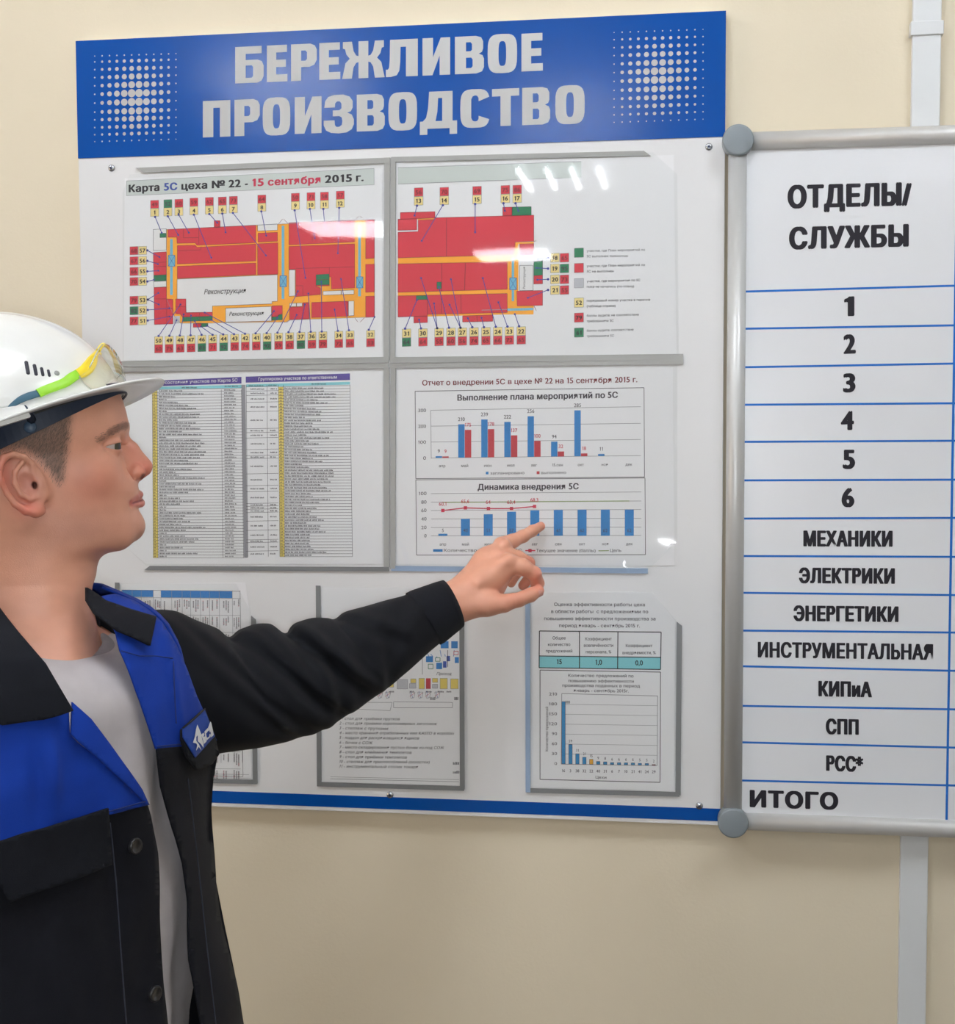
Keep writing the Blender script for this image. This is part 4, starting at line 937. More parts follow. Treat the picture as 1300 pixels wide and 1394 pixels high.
# ears
def eary(u, extra=0.0): return -(71.5+(62-u)*0.20+extra)
for s_ in (-1, 1):
    q = lambda u, v, e=0.0: L(u, v, -s_*eary(u, e))*np.array([1, 1, 1]) if s_ > 0 else L(u, v, eary(u, e))
    ax = np.array([37.0, 0, -75.0]); ax /= np.linalg.norm(ax); bx_ = np.array([ax[2], 0, -ax[0]]); yv = np.array([-0.0, 1, 0])
    M = np.array([bx_*-1, yv, ax]); tilt = np.array([[1, 0, 0], [0, 1, 0], [0, 0, 1.0]])
    HF.ell(q(36, 654, -2.5), (20, 3.2, 29), 3, 'u', M)
    HF.ell(q(52, 655, -5), (10, 5, 20), 7, 'u', M)
    HF.chain([q(47,643,0), q(46,629,1), q(36,620,2), q(22,616.5,3), (q(10,621,4)), q(4.5,634,5), q(6,650,4.5), q(14,667,3), q(24,681,2), q(38,690,1), q(50,692,0), q(58,690,-1)], [2.6,3.0,3.4,3.6,3.7,3.6,3.4,3.2,3.6,4.6,5.2,4.2], 2.0)
    HF.ell(q(52, 689, 0), (8.5, 4.5, 7.5), 4)
    HF.chain([q(33,628,1), q(24,640,2.5), q(24,655,3), q(32,669,3), q(44,675,2), q(52,672,1.5)], [2.4,2.8,3.0,3.0,2.8,2.6], 2.4)
    HF.ell(q(41, 655, 3.5), (8.5, 5.5, 12), 2.5, 's', M)
    HF.chain([q(14,630,3.5), q(12,645,4.5), q(20,664,4.5)], [1.5, 1.7, 1.5], 2.5, 's')
    HF.ell(q(57, 656, 1.0), (4.0, 4.0, 6.0), 3)
    HF.ell(q(49.5, 657, -3), (2.6, 8, 4.2), 1.2, 's')
HV, HQ = HF.mesh()
# keep the connected surface only (no stray crumbs)
del HF

# ---- skin colours: pigment, and shade painted into mouth line, nostrils and ear hollows
def vcol(me, cols):
    at = me.color_attributes.new('Col', 'FLOAT_COLOR', 'POINT'); a = np.ones((len(cols), 4), np.float32); a[:, :3] = cols; at.data.foreach_set('color', a.ravel())
skin = mat('skin', (214, 152, 128), 0.42, 0.45, bump=0.10, bump_scale=900, sss=0.06)
nt = skin.node_tree; at = nt.nodes.new('ShaderNodeAttribute'); at.attribute_name = 'Col'
nz_ = nt.nodes.new('ShaderNodeTexNoise'); nz_.inputs['Scale'].default_value = 60; tcn = nt.nodes.new('ShaderNodeTexCoord'); nt.links.new(tcn.outputs['Object'], nz_.inputs['Vector'])
mr = nt.nodes.new('ShaderNodeMapRange'); mr.inputs[3].default_value = 0.93; mr.inputs[4].default_value = 1.07; nt.links.new(nz_.outputs[0], mr.inputs[0])
vs = nt.nodes.new('ShaderNodeVectorMath'); vs.operation = 'SCALE'; nt.links.new(at.outputs['Color'], vs.inputs[0]); nt.links.new(mr.outputs[0], vs.inputs['Scale']); nt.links.new(vs.outputs[0], nt.nodes['Principled BSDF'].inputs['Base Color'])
BASE = np.array(lin((222, 162, 136)))
def blob(V, c, r, p=1.0):
    d2 = (((V-np.asarray(c))/np.asarray(r))**2).sum(1); return np.exp(-d2*p)[:, None]
def mixc(C_, w_, rgb): return C_*(1-w_)+np.array(lin(rgb))*w_
Vs = HV.copy(); Vs[:, 1] = -np.abs(Vs[:, 1])
Cc = np.tile(BASE, (len(HV), 1))
Cc = mixc(Cc, 0.55*blob(Vs, L(128,655,-55), (32,30,26)), (212, 128, 108))
Cc = mixc(Cc, 0.75*blob(Vs, L(196,638,-2), (16,22,14)), (222, 122, 106))
Cc = mixc(Cc, 0.55*blob(Vs, L(178,612,-6), (12,14,14)), (222, 138, 120))
Cc = mixc(Cc, 0.8*blob(Vs, L(8,640,-84), (10,14,26)), (214, 108, 92)); Cc = mixc(Cc, 0.75*blob(Vs, L(36,690,-78), (26,12,12)), (214, 108, 92))
Cc = mixc(Cc, 0.45*blob(Vs, L(40,655,-74), (16,12,18)), (176, 98, 96))  # shade painted into the hollow of the ear
Cc = mixc(Cc, 0.5*blob(Vs, L(110,715,-50), (55,40,22)), (170, 122, 108))      # shaved beard
Cc = mixc(Cc, 0.4*blob(Vs, L(180,715,-8), (16,22,18)), (178, 130, 112)); Cc = mixc(Cc, 0.35*blob(Vs, L(188,660,-6), (8,16,7)), (180,128,110))
Cc = mixc(Cc, 0.45*blob(Vs, L(150,606,-33), (18,14,9)), (190, 128, 110))
xz = Vs[:, [0, 2]]
def near_arc(pts, r, ys=0.04):
    S_ = np.array([1, ys, 1]); pts = [np.array(p)*S_ for p in pts]; VV = Vs*S_
    w_ = np.zeros(len(Vs))
    for a, b in zip(pts, pts[1:]):
        a, b = np.array(a), np.array(b); d = b-a; t = np.clip(((VV-a)@d)/(d@d), 0, 1); w_ = np.maximum(w_, np.exp(-((np.linalg.norm(VV-a-t[:, None]*d, axis=1)/r)**4)))
    return w_[:, None]
Cc = mixc(Cc, 0.7*near_arc([L(193,673.5,0), L(190,675,-8), L(185,677.5,-15), L(178,682.5,-22)], 3.6), (192, 106, 100))
Cc = mixc(Cc, 0.68*near_arc([L(195,686,0), L(192,686,-8), L(187,685,-15), L(179,683.5,-21)], 4.2), (202, 116, 110))
Cc = mixc(Cc, 0.9*near_arc([L(197,679.5,0), L(190,681,-16), L(180,683.5,-25)], 1.2), (120, 52, 54))  # shade painted along the crease between the lips
Cc = mixc(Cc, 0.9*near_arc([L(193,650,-6), L(194,647,-6)], 2.6), (110, 50, 46))  # shade painted into the nostrils
Cc = mixc(Cc, 0.9*near_arc([L(49,657,-72), L(49,657,-62)], 3.6), (80, 34, 32))  # shade painted into the ear hole
brow_pts = [L(171,579,-10), L(163,581,-22), L(149,588,-36), L(134,597,-48)]
Cc = mixc(Cc, 0.62*near_arc(brow_pts[:3], 4.0), (112, 76, 62)); Cc = mixc(Cc, 0.45*near_arc(brow_pts[2:], 2.6), (140, 96, 80))
# hair mask
def polymask(Vx, pts):
    P2 = np.array([mm(*p) for p in pts]); x, z = Vx[:, 0], Vx[:, 2]; c_ = np.zeros(len(Vx), bool)
    for i in range(len(P2)):
        x0, z0 = P2[i-1]; x1, z1 = P2[i]
        with np.errstate(divide='ignore', invalid='ignore'): c_ ^= ((z0 > z) != (z1 > z)) & (x < (x1-x0)*(z-z0)/(z1-z0)+x0)
    return c_
hair_poly = [(-130,520),(96,520),(98,560),(94,600),(90,625),(87,648),(82,657),(76,648),(68,636),(56,622),(40,611),(22,608),(6,612),(-2,628),(-4,660),(-2,700),(-8,740),(-16,775),(-40,790),(-130,760)]
hm_ = polymask(Vs, hair_poly) & ((Vs[:, 1] < -20) | (Vs[:, 0] < 40))
ear_keep = (Vs[:, 1] < -77.5) & (Vs[:, 2] < mm(60, 605)[1])
hm_ &= ~ear_keep
soft = np.zeros(len(HV))
for k_ in range(12):
    j_ = np.array([4.5*math.cos(k_*2.4)*math.sqrt(k_/12+.05), 0, 4.5*math.sin(k_*2.4)*math.sqrt(k_/12+.05)]); soft += polymask(Vs+j_*1.3, hair_poly)
soft *= ((Vs[:, 1] < -20) | (Vs[:, 0] < 40)) & ~ear_keep; soft /= 12.0
w_ = soft[:, None]*0.8
Cc = mixc(Cc, w_, (112, 90, 78))
Wv = to_world(HV)

# ---- left arm and hand (world space, millimetres)
def PW(px, py, ymm): return P(px, py, ymm/1000.0)*1000
sh_l = lift(205, 930, 0.14)*1000; el_l = lift(400, 925, 0.19)*1000; wr_l = PW(612, 826, -140)
pts_all = np.array([sh_l, el_l, wr_l, PW(745, 700, 0), PW(700, 850, -150)])
PA=pts_all[1:]; AF = Field(PA.min(0)-np.array([55,55,60]), pts_all.max(0)+np.array([10, 6, 45]), 1.1)
wr2 = PW(632, 815, -134)
AF.chain([el_l, wr_l], [25, 26], 8)
AF.chain([PW(575,838,-165), PW(612,820,-142), PW(640,806,-128)], [31, 25, 22], 12)
AF.chain([PW(612,832,-150), PW(645,822,-140)], [20, 18], 12)
# back of the hand
AF.chain([PW(632,806,-130), PW(664,766,-106), PW(684,748,-88)], [22, 20, 14], 12)
AF.chain([PW(634,812,-138), PW(668,785,-128), PW(694,768,-114)], [21, 20, 15], 12)
AF.chain([PW(632,818,-128), PW(668,800,-112), PW(690,776,-96)], [20, 17, 12], 12)
AF.chain([PW(628,805,-120), PW(660,770,-92), PW(682,752,-72)], [17, 15, 11], 12)
# pointing finger
AF.chain([PW(683,742,-84), PW(697,737,-66), PW(712,730,-46), PW(725,722.5,-28), PW(736,716.5,-14)], [12.5, 10.5, 9.2, 8.3, 6.9], 4)
# big curled finger nearest the camera
AF.chain([PW(693,769,-116), PW(712,772,-118), PW(727,781,-112)], [15, 11.5, 10.5], 5)
AF.chain([PW(727,781,-112), PW(732,794,-100), PW(727,806,-84)], [10.5, 9.3, 8.0], 3)
# the finger behind it
AF.chain([PW(690,754,-92), PW(706,758,-84), PW(720,766,-74)], [11, 9, 8.6], 3)
AF.chain([PW(720,766,-74), PW(723,784,-62), PW(712,797,-58)], [8.6, 8.2, 7.2], 3)
# little finger folded furthest in
AF.chain([PW(684,752,-68), PW(700,762,-50), PW(704,780,-42), PW(696,794,-48)], [9.5, 7.8, 7.2, 6.4], 3)
# thumb
AF.chain([PW(640,822,-142), PW(664,822,-146), PW(686,822,-142)], [18, 15.5, 12.5], 10)
AF.chain([PW(686,821,-142), PW(706,816,-132), PW(722,810,-122), PW(733,804,-114)], [12.5, 10.8, 10.2, 8.2], 3)
# web and hollow
AF.ell(PW(703,797,-128), (6.5, 60, 9), 4, 's')
# tendons, knuckles
AF.chain([PW(650,795,-151), PW(690,764,-131)], [2.5, 3.5], 9); AF.ell(PW(695,764,-126), (7, 6, 7), 6); AF.ell(PW(686,740,-94), (7, 6, 7), 6)
AV, AQ = AF.mesh()
del AF
# ---- trunk, hips, legs and the hanging right arm (coarse, under the clothes)
def T(u, v, y): return lift(u, v, y)*1000
neck = T(55, 850, 0.0)
cs, sn = math.cos(math.radians(46)), math.sin(math.radians(46))
SD = cs*EX+sn*EY; ND = sn*EX-cs*EY          # shoulder line towards his left, and his chest's outward direction
chest = lift(62, 1000, 0.0)
def B3(s_, n_, z): return (chest*[1, 1, 0]+SD*s_+ND*n_+np.array([0, 0, z]))*1000
TF = Field(B3(0,0,0)-np.array([420, 420, 0]), B3(0,0,1.62)+np.array([420, 420, -60]), 5.0)
TF.chain([B3(0,0.0,1.34), B3(0,0.01,1.25), B3(0,0,1.02)], [55, 68, 70], 30)
for s_ in (-1, 1):
    TF.chain([B3(s_*0.03,-0.01,1.37), B3(s_*0.15,-0.02,1.31)], [42, 42], 30)
    TF.chain([B3(s_*0.075,0.0,1.3), B3(s_*0.06,0.0,1.0)], [66, 70], 30)
    TF.chain([B3(s_*0.09,0.0,0.94), B3(s_*0.10,0.01,0.50), B3(s_*0.10,-0.01,0.09)], [88, 58, 40], 20)
    TF.chain([B3(s_*0.10,-0.02,0.05), B3(s_*0.115,0.14,0.035)], [36, 28], 20)
TF.chain([B3(-0.165,-0.02,1.31), B3(-0.23,-0.03,1.11)], [50, 40], 30)
TF.chain([B3(-0.23,-0.03,1.11), B3(-0.225,0.05,0.87)], [40, 26], 12)
TF.chain([B3(-0.225,0.05,0.87), B3(-0.215,0.075,0.79)], [24, 20], 8)
for k_, (dn, l) in enumerate(((-0.03, .075), (-0.01, .085), (0.012, .082), (0.032, .07))):
    TF.chain([B3(-0.215,0.075+dn,0.79), B3(-0.210,0.085+dn,0.745), B3(-0.195,0.085+dn,0.79-l-0.01)], [10, 9, 8], 4)
TF.chain([B3(-0.21,0.11,0.82), B3(-0.195,0.135,0.775)], [11, 9], 6)
TF.chain([sh_l, el_l], [34, 25], 20)
TV, TQ = TF.mesh(); del TF

allV = []; allQ = []; cols = []
tmp = []
for nme, V_, Q_ in (('h', Wv, HQ), ('a', AV/1000, AQ), ('t', TV/1000, TQ)):
    o_ = qmesh(nme, V_, Q_, skin); tmp.append(o_)
Hc_ = Cc
Ca = np.tile(BASE*np.array([1.03, 1.0, 0.98]), (len(AV), 1))
def ablob(p, r): return np.exp(-(((AV-p)/r)**2).sum(1))[:, None]
for p, r in ((PW(738,714,-10), 12), (PW(733,784,-120), 14), (PW(736,803,-114), 14), (PW(722,764,-80), 11), (PW(716,797,-60), 14)): Ca = mixc(Ca, 0.5*ablob(p, r), (222, 122, 104))
Ca = mixc(Ca, 0.25*ablob(PW(700,815,-140), 24), (226, 134, 116))
bmo = tmp[2]
for o_ in (tmp[0], tmp[1]):
    md = bmo.modifiers.new('u', 'BOOLEAN'); md.operation = 'UNION'; md.object = o_
    try: md.solver = 'MANIFOLD'
    except TypeError: md.solver = 'FAST'
me = bpy.data.meshes.new_from_object(bmo.evaluated_get(bpy.context.evaluated_depsgraph_get()))
from mathutils.kdtree import KDTree
src = np.concatenate([Wv, AV/1000, TV/1000]); srcc = np.concatenate([Cc, Ca, np.tile(BASE, (len(TV), 1))])
kd = KDTree(len(src))
for i_, p_ in enumerate(src.tolist()): kd.insert(p_, i_)
kd.balance()
near_ = np.fromiter((kd.find(v.co)[1] for v in me.vertices), np.int64, len(me.vertices))
vcol(me, srcc[near_])
for o_ in tmp: bpy.data.objects.remove(o_)
me.materials.clear(); me.materials.append(skin); me.polygons.foreach_set('material_index', [0]*len(me.polygons)); me.polygons.foreach_set('use_smooth', [True]*len(me.polygons))
body = link('body', me, man)

# eyes
white_m = mat('eye_white', (196, 184, 178), 0.15, 0.5); iris_m = mat('iris', (74, 72, 60), 0.15, 0.5); pup_m = mat('pupil', (14, 12, 12), 0.1)
for s_ in (-1, 1):
    ec = to_world([eyes[s_]])[0]; V, Fc, mi = [], [], []
    g = (EX*0.90-EZ*0.05-EY*0.42); g /= np.linalg.norm(g); a = np.cross(g, EZ); a /= np.linalg.norm(a); b = np.cross(a, g)
    nr, ns = 22, 28
    for i in range(nr+1):
        th = math.pi*(i/nr)**1.0; 
        for k in range(ns):
            ph = 2*math.pi*k/ns; V.append(ec+0.0123*(g*math.cos(th)+math.sin(th)*(a*math.cos(ph)+b*math.sin(ph))))
    for i in range(nr):
        for k in range(ns):
            Fc.append((i*ns+k, i*ns+(k+1) % ns, (i+1)*ns+(k+1) % ns, (i+1)*ns+k)); mi.append(2 if i < 2 else 1 if i < 5 else 0)
    mk('eye', V, Fc, None, man, True, mats=[white_m, iris_m, pup_m], fmat=mi)
# thumb nail
nail_m = mat('nail', (232, 170, 156), 0.25, 0.6)
def nail(c0, r, along, out, size):
    along = np.array(along); along = along/np.linalg.norm(along); out = np.array(out)-along*(np.array(out)@along); out /= np.linalg.norm(out); sd_ = np.cross(along, out)
    V, Fc = [], []
    for i in range(9):
        for k in range(9):
            a_ = (i/8-0.5)*2; b_ = (k/8-0.5)*2; w_ = math.sqrt(max(0, 1-0.55*abs(a_)**3)); th = b_*w_*0.85
            V.append((np.array(c0)+along*a_*size+sd_*math.sin(th)*(r+.35)+out*(math.cos(th)*(r+.45)))/1000)
    for i in range(8):
        for k in range(8): Fc.append((i*9+k, i*9+k+1, (i+1)*9+k+1, (i+1)*9+k))
    mk('fingernail', V, Fc, nail_m, man, True)
d_ = PW(733,804,-114)-PW(722,810,-122)
nail(PW(730,805.5,-116), 8.7, d_, -EY*0.75+EX*0.62-EZ*0.35, 6.0)

# ---- short hair, brows and lashes: fine tufts rooted in the skin
hair_m = mat('hair_brown', (104, 88, 76), 0.55, 0.4, noise_amt=0.25, noise_scale=500)
rs = np.random.RandomState(5)
# normals of the head mesh
def vnormals(V, Q):
    V = np.asarray(V)
    n = np.cross(V[Q[:, 2]]-V[Q[:, 0]], V[Q[:, 3]]-V[Q[:, 1]]); N_ = np.zeros_like(V)
    for k in range(4): np.add.at(N_, Q[:, k], n)
    return N_/np.maximum(np.linalg.norm(N_, axis=1, keepdims=True), 1e-9)
HN = vnormals(HV, HQ)
if (HN[np.argmax(HV[:, 0])][0]) < 0: HN = -HN
def tufts(name, idx, length, dirv, wid_=0.35, lay=0.35, mat_=hair_m):
    V, Fc = [], []
    for i in idx:
        p = HV[i]+rs.uniform(-.6, .6, 3); n = HN[i]; d = np.array(dirv(HV[i]))+rs.normal(0, .18, 3); d -= n*(d@n); d /= np.linalg.norm(d)+1e-9
        l = length*rs.uniform(.6, 1.2); t_ = p+(d*(1-lay)+n*lay)*l; m_ = p+(d*0.5*(1-lay)+n*lay*0.8)*l; sd_ = np.cross(d, n)*wid_
        k = len(V); V += [p-sd_, p+sd_, m_+sd_*.7, m_-sd_*.7, t_]; Fc += [(k, k+1, k+2, k+3), (k+3, k+2, k+4)]
    o = mk(name, to_world(V), Fc, mat_, man, True); return o
def face_mask(pts, near=True): return np.where(polymask(Vs, pts) & (Vs[:, 1] < -15) & ~ear_keep)[0]
hi_ = np.where((soft > rs.uniform(0.1, 1.0, len(HV))) & (HV[:, 2] < mm(60, 540)[1]))[0]
o = tufts('hair', rs.choice(hi_, min(len(hi_), 26000), False), 5.5, lambda p: (-0.45, 0, -1.0), 0.17, 0.12); o['kind'] = 'stuff'
wbr = near_arc(brow_pts, 4.6)[:, 0]; bi = np.where(wbr > 0.5)[0]
o = tufts('eyebrow', rs.choice(bi, min(len(bi), 420), False), 5.0, lambda p: (-1, -0.5 if p[1] < 0 else 0.5, -0.15), 0.22, 0.12); o['kind'] = 'stuff'
V, Fc = [], []
for s_ in (-1, 1):
    ec = eyes[s_]
    for k in range(40):
        y_ = -9+20*k/39; t_ = k/39.0; az = math.radians(-50+150*t_); up = 1.6+3.3*math.sin(math.pi*((math.degrees(az)+58)/168)**0.85)-2.2*t_; r_ = math.sqrt(14.0**2-up**2); x_ = r_*math.cos(az); y_ = r_*math.sin(az)
        p = ec+np.array([x_-.3, y_*s_, up]); t = p+np.array([5.0, 0.1*y_*s_, 1.4+rs.uniform(-.4, .6)]); sd_ = np.array([0, .22, 0]); q = len(V)
        V += [p-sd_, p+sd_, t]; Fc.append((q, q+1, q+2))
o = mk('eyelashes', to_world(np.array(V)), Fc, mat('lash', (50, 38, 34), 0.6), man); o['kind'] = 'stuff'

# ================================================================ hard hat
Om = L(0, 596, 0); c18, s18 = math.cos(math.radians(20.3)), math.sin(math.radians(20.3)); RO = math.radians(7.5)
U_ = np.array([c18, 0, s18]); N0 = np.array([-s18, 0, c18]); Yv = np.array([0, 1.0, 0])
Y_ = math.cos(RO)*Yv-math.sin(RO)*N0; N_h = math.cos(RO)*N0+math.sin(RO)*Yv
UC, HA, HB, HW = -12.0, 152.0, 138.0, 110.0
def hel(u, y, n):
    """helmet space (mm) to world"""
    return to_world([Om+U_*u+Y_*y+N_h*n])[0]
def hel_all(A):
    A = np.asarray(A, float); return to_world(Om+A[:, :1]*U_+A[:, 1:2]*Y_+A[:, 2:3]*N_h)
def to_hel(p):
    q = loc3(p)*1000-Om; return np.array([q@U_, q@Y_, q@N_h])
def dome_hit(px_, py_, off=0.0, far=False):
    o = to_hel(CAM); d = to_hel(CAM+ray(px_, py_)/F_PX)-o; r = np.array([HA+off, HW+off, HB+off]); c = np.array([UC, 0, 0])
    a_ = (o-c)/r; b_ = d/r; A = b_@b_; B = 2*a_@b_; Cq = a_@a_-1; D = B*B-4*A*Cq
    t = (-B-math.sqrt(D))/(2*A) if D > 0 else -B/(2*A)
    p = o+d*t; n = (p-c)/r**2; n /= np.linalg.norm(n); return p, n
hat = thing('hard_hat', 'scuffed white hard hat with a short peak worn by the man', 'hard hat', hel(UC, 0, 0))
hat_m = mat('hat_plastic', (240, 241, 238), 0.22, 0.5, noise_amt=0.03, noise_scale=18, bump=0.03, bump_scale=60, coat=0.3)
def dome(off, nb=0.0, NT=96, NP=30):
    V, Fc = [], []
    for i in range(NP+1):
        ph = math.pi/2*i/NP; c_, s_ = math.cos(ph), math.sin(ph)
        for k in range(NT):
            th = 2*math.pi*k/NT; u = UC+(HA+off)*math.cos(th)*c_; y = (HW+off)*math.sin(th)*c_; n = (HB+off)*s_
            if off == 0:
                rdg = 2.4*math.exp(-(y/13.0)**4)*min(1, s_*2.2); sd_ = 1.4*math.exp(-((abs(y)-34)/4.0)**2)*min(1, max(0, s_-.45)*4)
                n += rdg*s_+sd_; u += rdg*c_*math.cos(th)
            V.append((u, y, n))
    for i in range(NP):
        for k in range(NT): Fc.append((i*NT+k, i*NT+(k+1) % NT, (i+1)*NT+(k+1) % NT, (i+1)*NT+k))
    return V, Fc
V1, F1 = dome(0); V2, F2 = dome(-3.0); n1 = len(V1); NT = 96
shell = mk('shell', hel_all(V1+V2), F1+[tuple(n1+i for i in reversed(f)) for f in F2]+[(k, n1+k, n1+(k+1) % NT, (k+1) % NT) for k in range(NT)], hat_m, hat, True)
# brim with the peak in front
V, Fc = [], []
def ext(th): return 6.5+40.5*max(0, math.cos(th))**1.25
rows = ((-2.6, 2.4), (0.0, 2.4), (0.55, 1.6), (0.97, 1.0), (1.0, -0.4), (0.97, -1.9), (0.5, -1.6), (0.0, -1.0), (-2.6, -1.0))
for k in range(144):
    th = 2*math.pi*k/144; e = ext(th)
    for f, n in rows:
        rr = e*f if f > 0 else f; lip = -0.028*e*max(0, f)-0.5*max(0, math.cos(th))*0
        V.append((UC+(HA+rr)*math.cos(th), (HW+rr*(1 if abs(math.cos(th)) < .5 else 0.9))*math.sin(th)*(1+0.0), n+lip*6*abs(math.cos(th))**2*0.35))
R_ = len(rows)
for k in range(144):
    j = (k+1) % 144
    for q in range(R_): Fc.append((k*R_+q, k*R_+(q+1) % R_, j*R_+(q+1) % R_, j*R_+q))
mk('brim', hel_all(V), Fc, hat_m, hat, True)
# vent slots and stud, both sides
vent_m = mat('vent_dark', (22, 22, 40), 0.5); stud_m = mat('stud', (150, 152, 150), 0.4)
def pad(name, p, n, w_, h_, t_, m_, par, up=None):
    up = np.array([0.30, 0, 1.0]) if up is None else up; s_ = np.cross(up, n); s_ /= np.linalg.norm(s_); v_ = np.cross(n, s_); V, Fc = [], []; K = 20
    for r_, d_ in ((1.0, -1.0), (1.0, t_*0.4), (0.8, t_), (0.0, t_)):
        for k in range(K):
            a = 2*math.pi*k/K; cx_, cy_ = math.cos(a), math.sin(a)
            ex_ = w_*cx_*r_; ey_ = (h_-w_)*np.sign(cy_)*(abs(cy_) > 0.05)*r_+w_*cy_*r_ if h_ > w_ else h_*cy_*r_
            V.append(p+s_*ex_+v_*ey_+n*d_)
    for i in range(3):
        for k in range(K): Fc.append((i*K+k, i*K+(k+1) % K, (i+1)*K+(k+1) % K, (i+1)*K+k))
    return mk(name, hel_all(V), Fc, m_, par, True)
for (vx, vy, w_, h_) in ((37, 500.5, 2.0, 8.2), (48, 503.5, 1.9, 7.0), (57.5, 506, 1.7, 5.4), (66.5, 508, 1.5, 4.4)):
    p, n = dome_hit(vx, vy); pad('vent_slot', p, n, w_, h_, 0.5, vent_m, hat)
    p2, n2 = p*[1, -1, 1], n*[1, -1, 1]; pad('vent_slot', p2, n2, w_, h_, 0.5, vent_m, hat)
p, n = dome_hit(77.5, 508); pad('stud', p, n, 2.9, 2.9, 0.8, stud_m, hat); pad('stud', p*[1, -1, 1], n*[1, -1, 1], 2.9, 2.9, 0.8, stud_m, hat)
# accessory slots above the brim
for sg in (1, -1):
    for quad, off in (([(-34, 563), (31, 553), (41, 569), (-34, 592)], 7.5), ([(-30, 548), (12, 541), (19, 553), (-30, 560)], 4.0)):
        bm = bmesh.new(); ring = []
        for o_ in (-2.0, off):
            r0 = []
            for q in quad:
                p, n = dome_hit(q[0], q[1]); p = p+n*o_; 
                if sg < 0: p = p*[1, -1, 1]
                r0.append(bm.verts.new(hel(*p)))
            ring.append(r0)
        bm.faces.new(ring[1]); bm.faces.new(list(reversed(ring[0])))
        for k in range(4): bm.faces.new((ring[0][k], ring[0][(k+1) % 4], ring[1][(k+1) % 4], ring[1][k]))
        bmesh.ops.bevel(bm, geom=bm.edges[:], offset=0.0009, segments=2, affect='EDGES'); from_bm('accessory_slot', bm, hat_m, hat)
# inner head band
band_m = mat('head_band', (30, 44, 66), 0.5); V, Fc = [], []; K = 80
for k in range(K):
    th = 2*math.pi*k/K; f = (1+math.cos(th))/2; low = -22+20*f**1.6-3*math.sin(th)**2; a_, b_ = 103, 82
    for rr, n in ((0, 9), (0, low), (-2.5, low), (-2.5, 9)): V.append((41+(a_+rr)*math.cos(th), (b_+rr)*math.sin(th), n))
for k in range(K):
    j = (k+1) % K
    for q in range(4): Fc.append((k*4+q, k*4+(q+1) % 4, j*4+(q+1) % 4, j*4+q))
bd = mk('head_band', hel_all(V), Fc, band_m, hat, False)
for sg in (-1, 1):
    th = math.radians(93)*sg; p = np.array([41+104*math.cos(th), 83*math.sin(th), -12]); pad('band_knob', p, np.array([0, sg, 0.0]), 6.5, 6.5, 2.5, mat('knob_blue', (70, 92, 116), 0.4), bd)
    # clip joining band and shell
    tube('band_clip', [hel(40, sg*84, -6), hel(38, sg*100, 2), hel(36, sg*104, 6)], 0.0045, band_m, bd, seg=8)
# front sweat pad, dark
V, Fc = [], []
for k in range(33):
    th = math.radians(-88+176*k/32)
    for rr, n in ((1, 9), (1, -1), (-3, -1), (-3, 9)): V.append((41+(100+rr)*math.cos(th), (82+rr)*math.sin(th), n))
for k in range(32):
    for q in range(4): Fc.append((k*4+q, k*4+(q+1) % 4, (k+1)*4+(q+1) % 4, (k+1)*4+q))
mk('sweat_pad', hel_all(V), Fc, mat('pad_dark', (52, 52, 50), 0.8), bd)

# ---------------------------------------------------------------- safety glasses resting on the hat
gl = thing('safety_glasses', 'clear safety glasses with yellow and green arms pushed up on the hard hat', 'safety glasses', hel(100, 0, 60))
yel_m = mat('glasses_yellow', (250, 222, 60), 0.3); grn_m = mat('glasses_green', (150, 214, 50), 0.35); tea_m = mat('glasses_strap', (56, 96, 116), 0.5)
def band3(name, pts, hts, m_, par, thick=2.2, offs=3.2, mirror=False):
    """flat arm hugging the dome; pts in photo places, hts half heights in mm"""
    C3 = []; Nn = []
    for q in pts:
        if len(q) == 2: p, n = dome_hit(q[0], q[1], offs)
        else: p = to_hel(lift(q[0], q[1], q[2]/1000)); n = np.array([0.6, q[2]/60.0, 0.3]); n /= np.linalg.norm(n)
        if mirror: p = p*[1, -1, 1]; n = n*[1, -1, 1]
        C3.append(p); Nn.append(n)
    # refine
    out = []
    M = 6; n_ = len(C3)
    for i in range(n_-1):
        p0, p1, p2, p3_ = C3[max(i-1, 0)], C3[i], C3[i+1], C3[min(i+2, n_-1)]
        for k in range(M+(1 if i == n_-2 else 0)):
            t = k/M; p = 0.5*((2*p1)+(-p0+p2)*t+(2*p0-5*p1+4*p2-p3_)*t*t+(-p0+3*p1-3*p2+p3_)*t**3)
            out.append((p, Nn[i]*(1-t)+Nn[i+1]*t, hts[i]*(1-t)+hts[i+1]*t))
    V, Fc = [], []
    for i, (p, n, h) in enumerate(out):
        a = out[min(i+1, len(out)-1)][0]-out[max(i-1, 0)][0]; a /= np.linalg.norm(a); n = n-a*(n@a); n /= np.linalg.norm(n); s_ = np.cross(a, n)
        for k in range(12):
            q = 2*math.pi*k/12; cx_, sx_ = math.cos(q), math.sin(q); V.append(p+s_*h*math.copysign(abs(cx_)**0.5, cx_)+n*thick/2*math.copysign(abs(sx_)**0.6, sx_))
    for i in range(len(out)-1):
        for k in range(12): Fc.append((i*12+k, i*12+(k+1) % 12, (i+1)*12+(k+1) % 12, (i+1)*12+k))
    Fc += [tuple(range(12)), tuple((len(out)-1)*12+k for k in reversed(range(12)))]
    return mk(name, hel_all(V), Fc, m_, par, True)
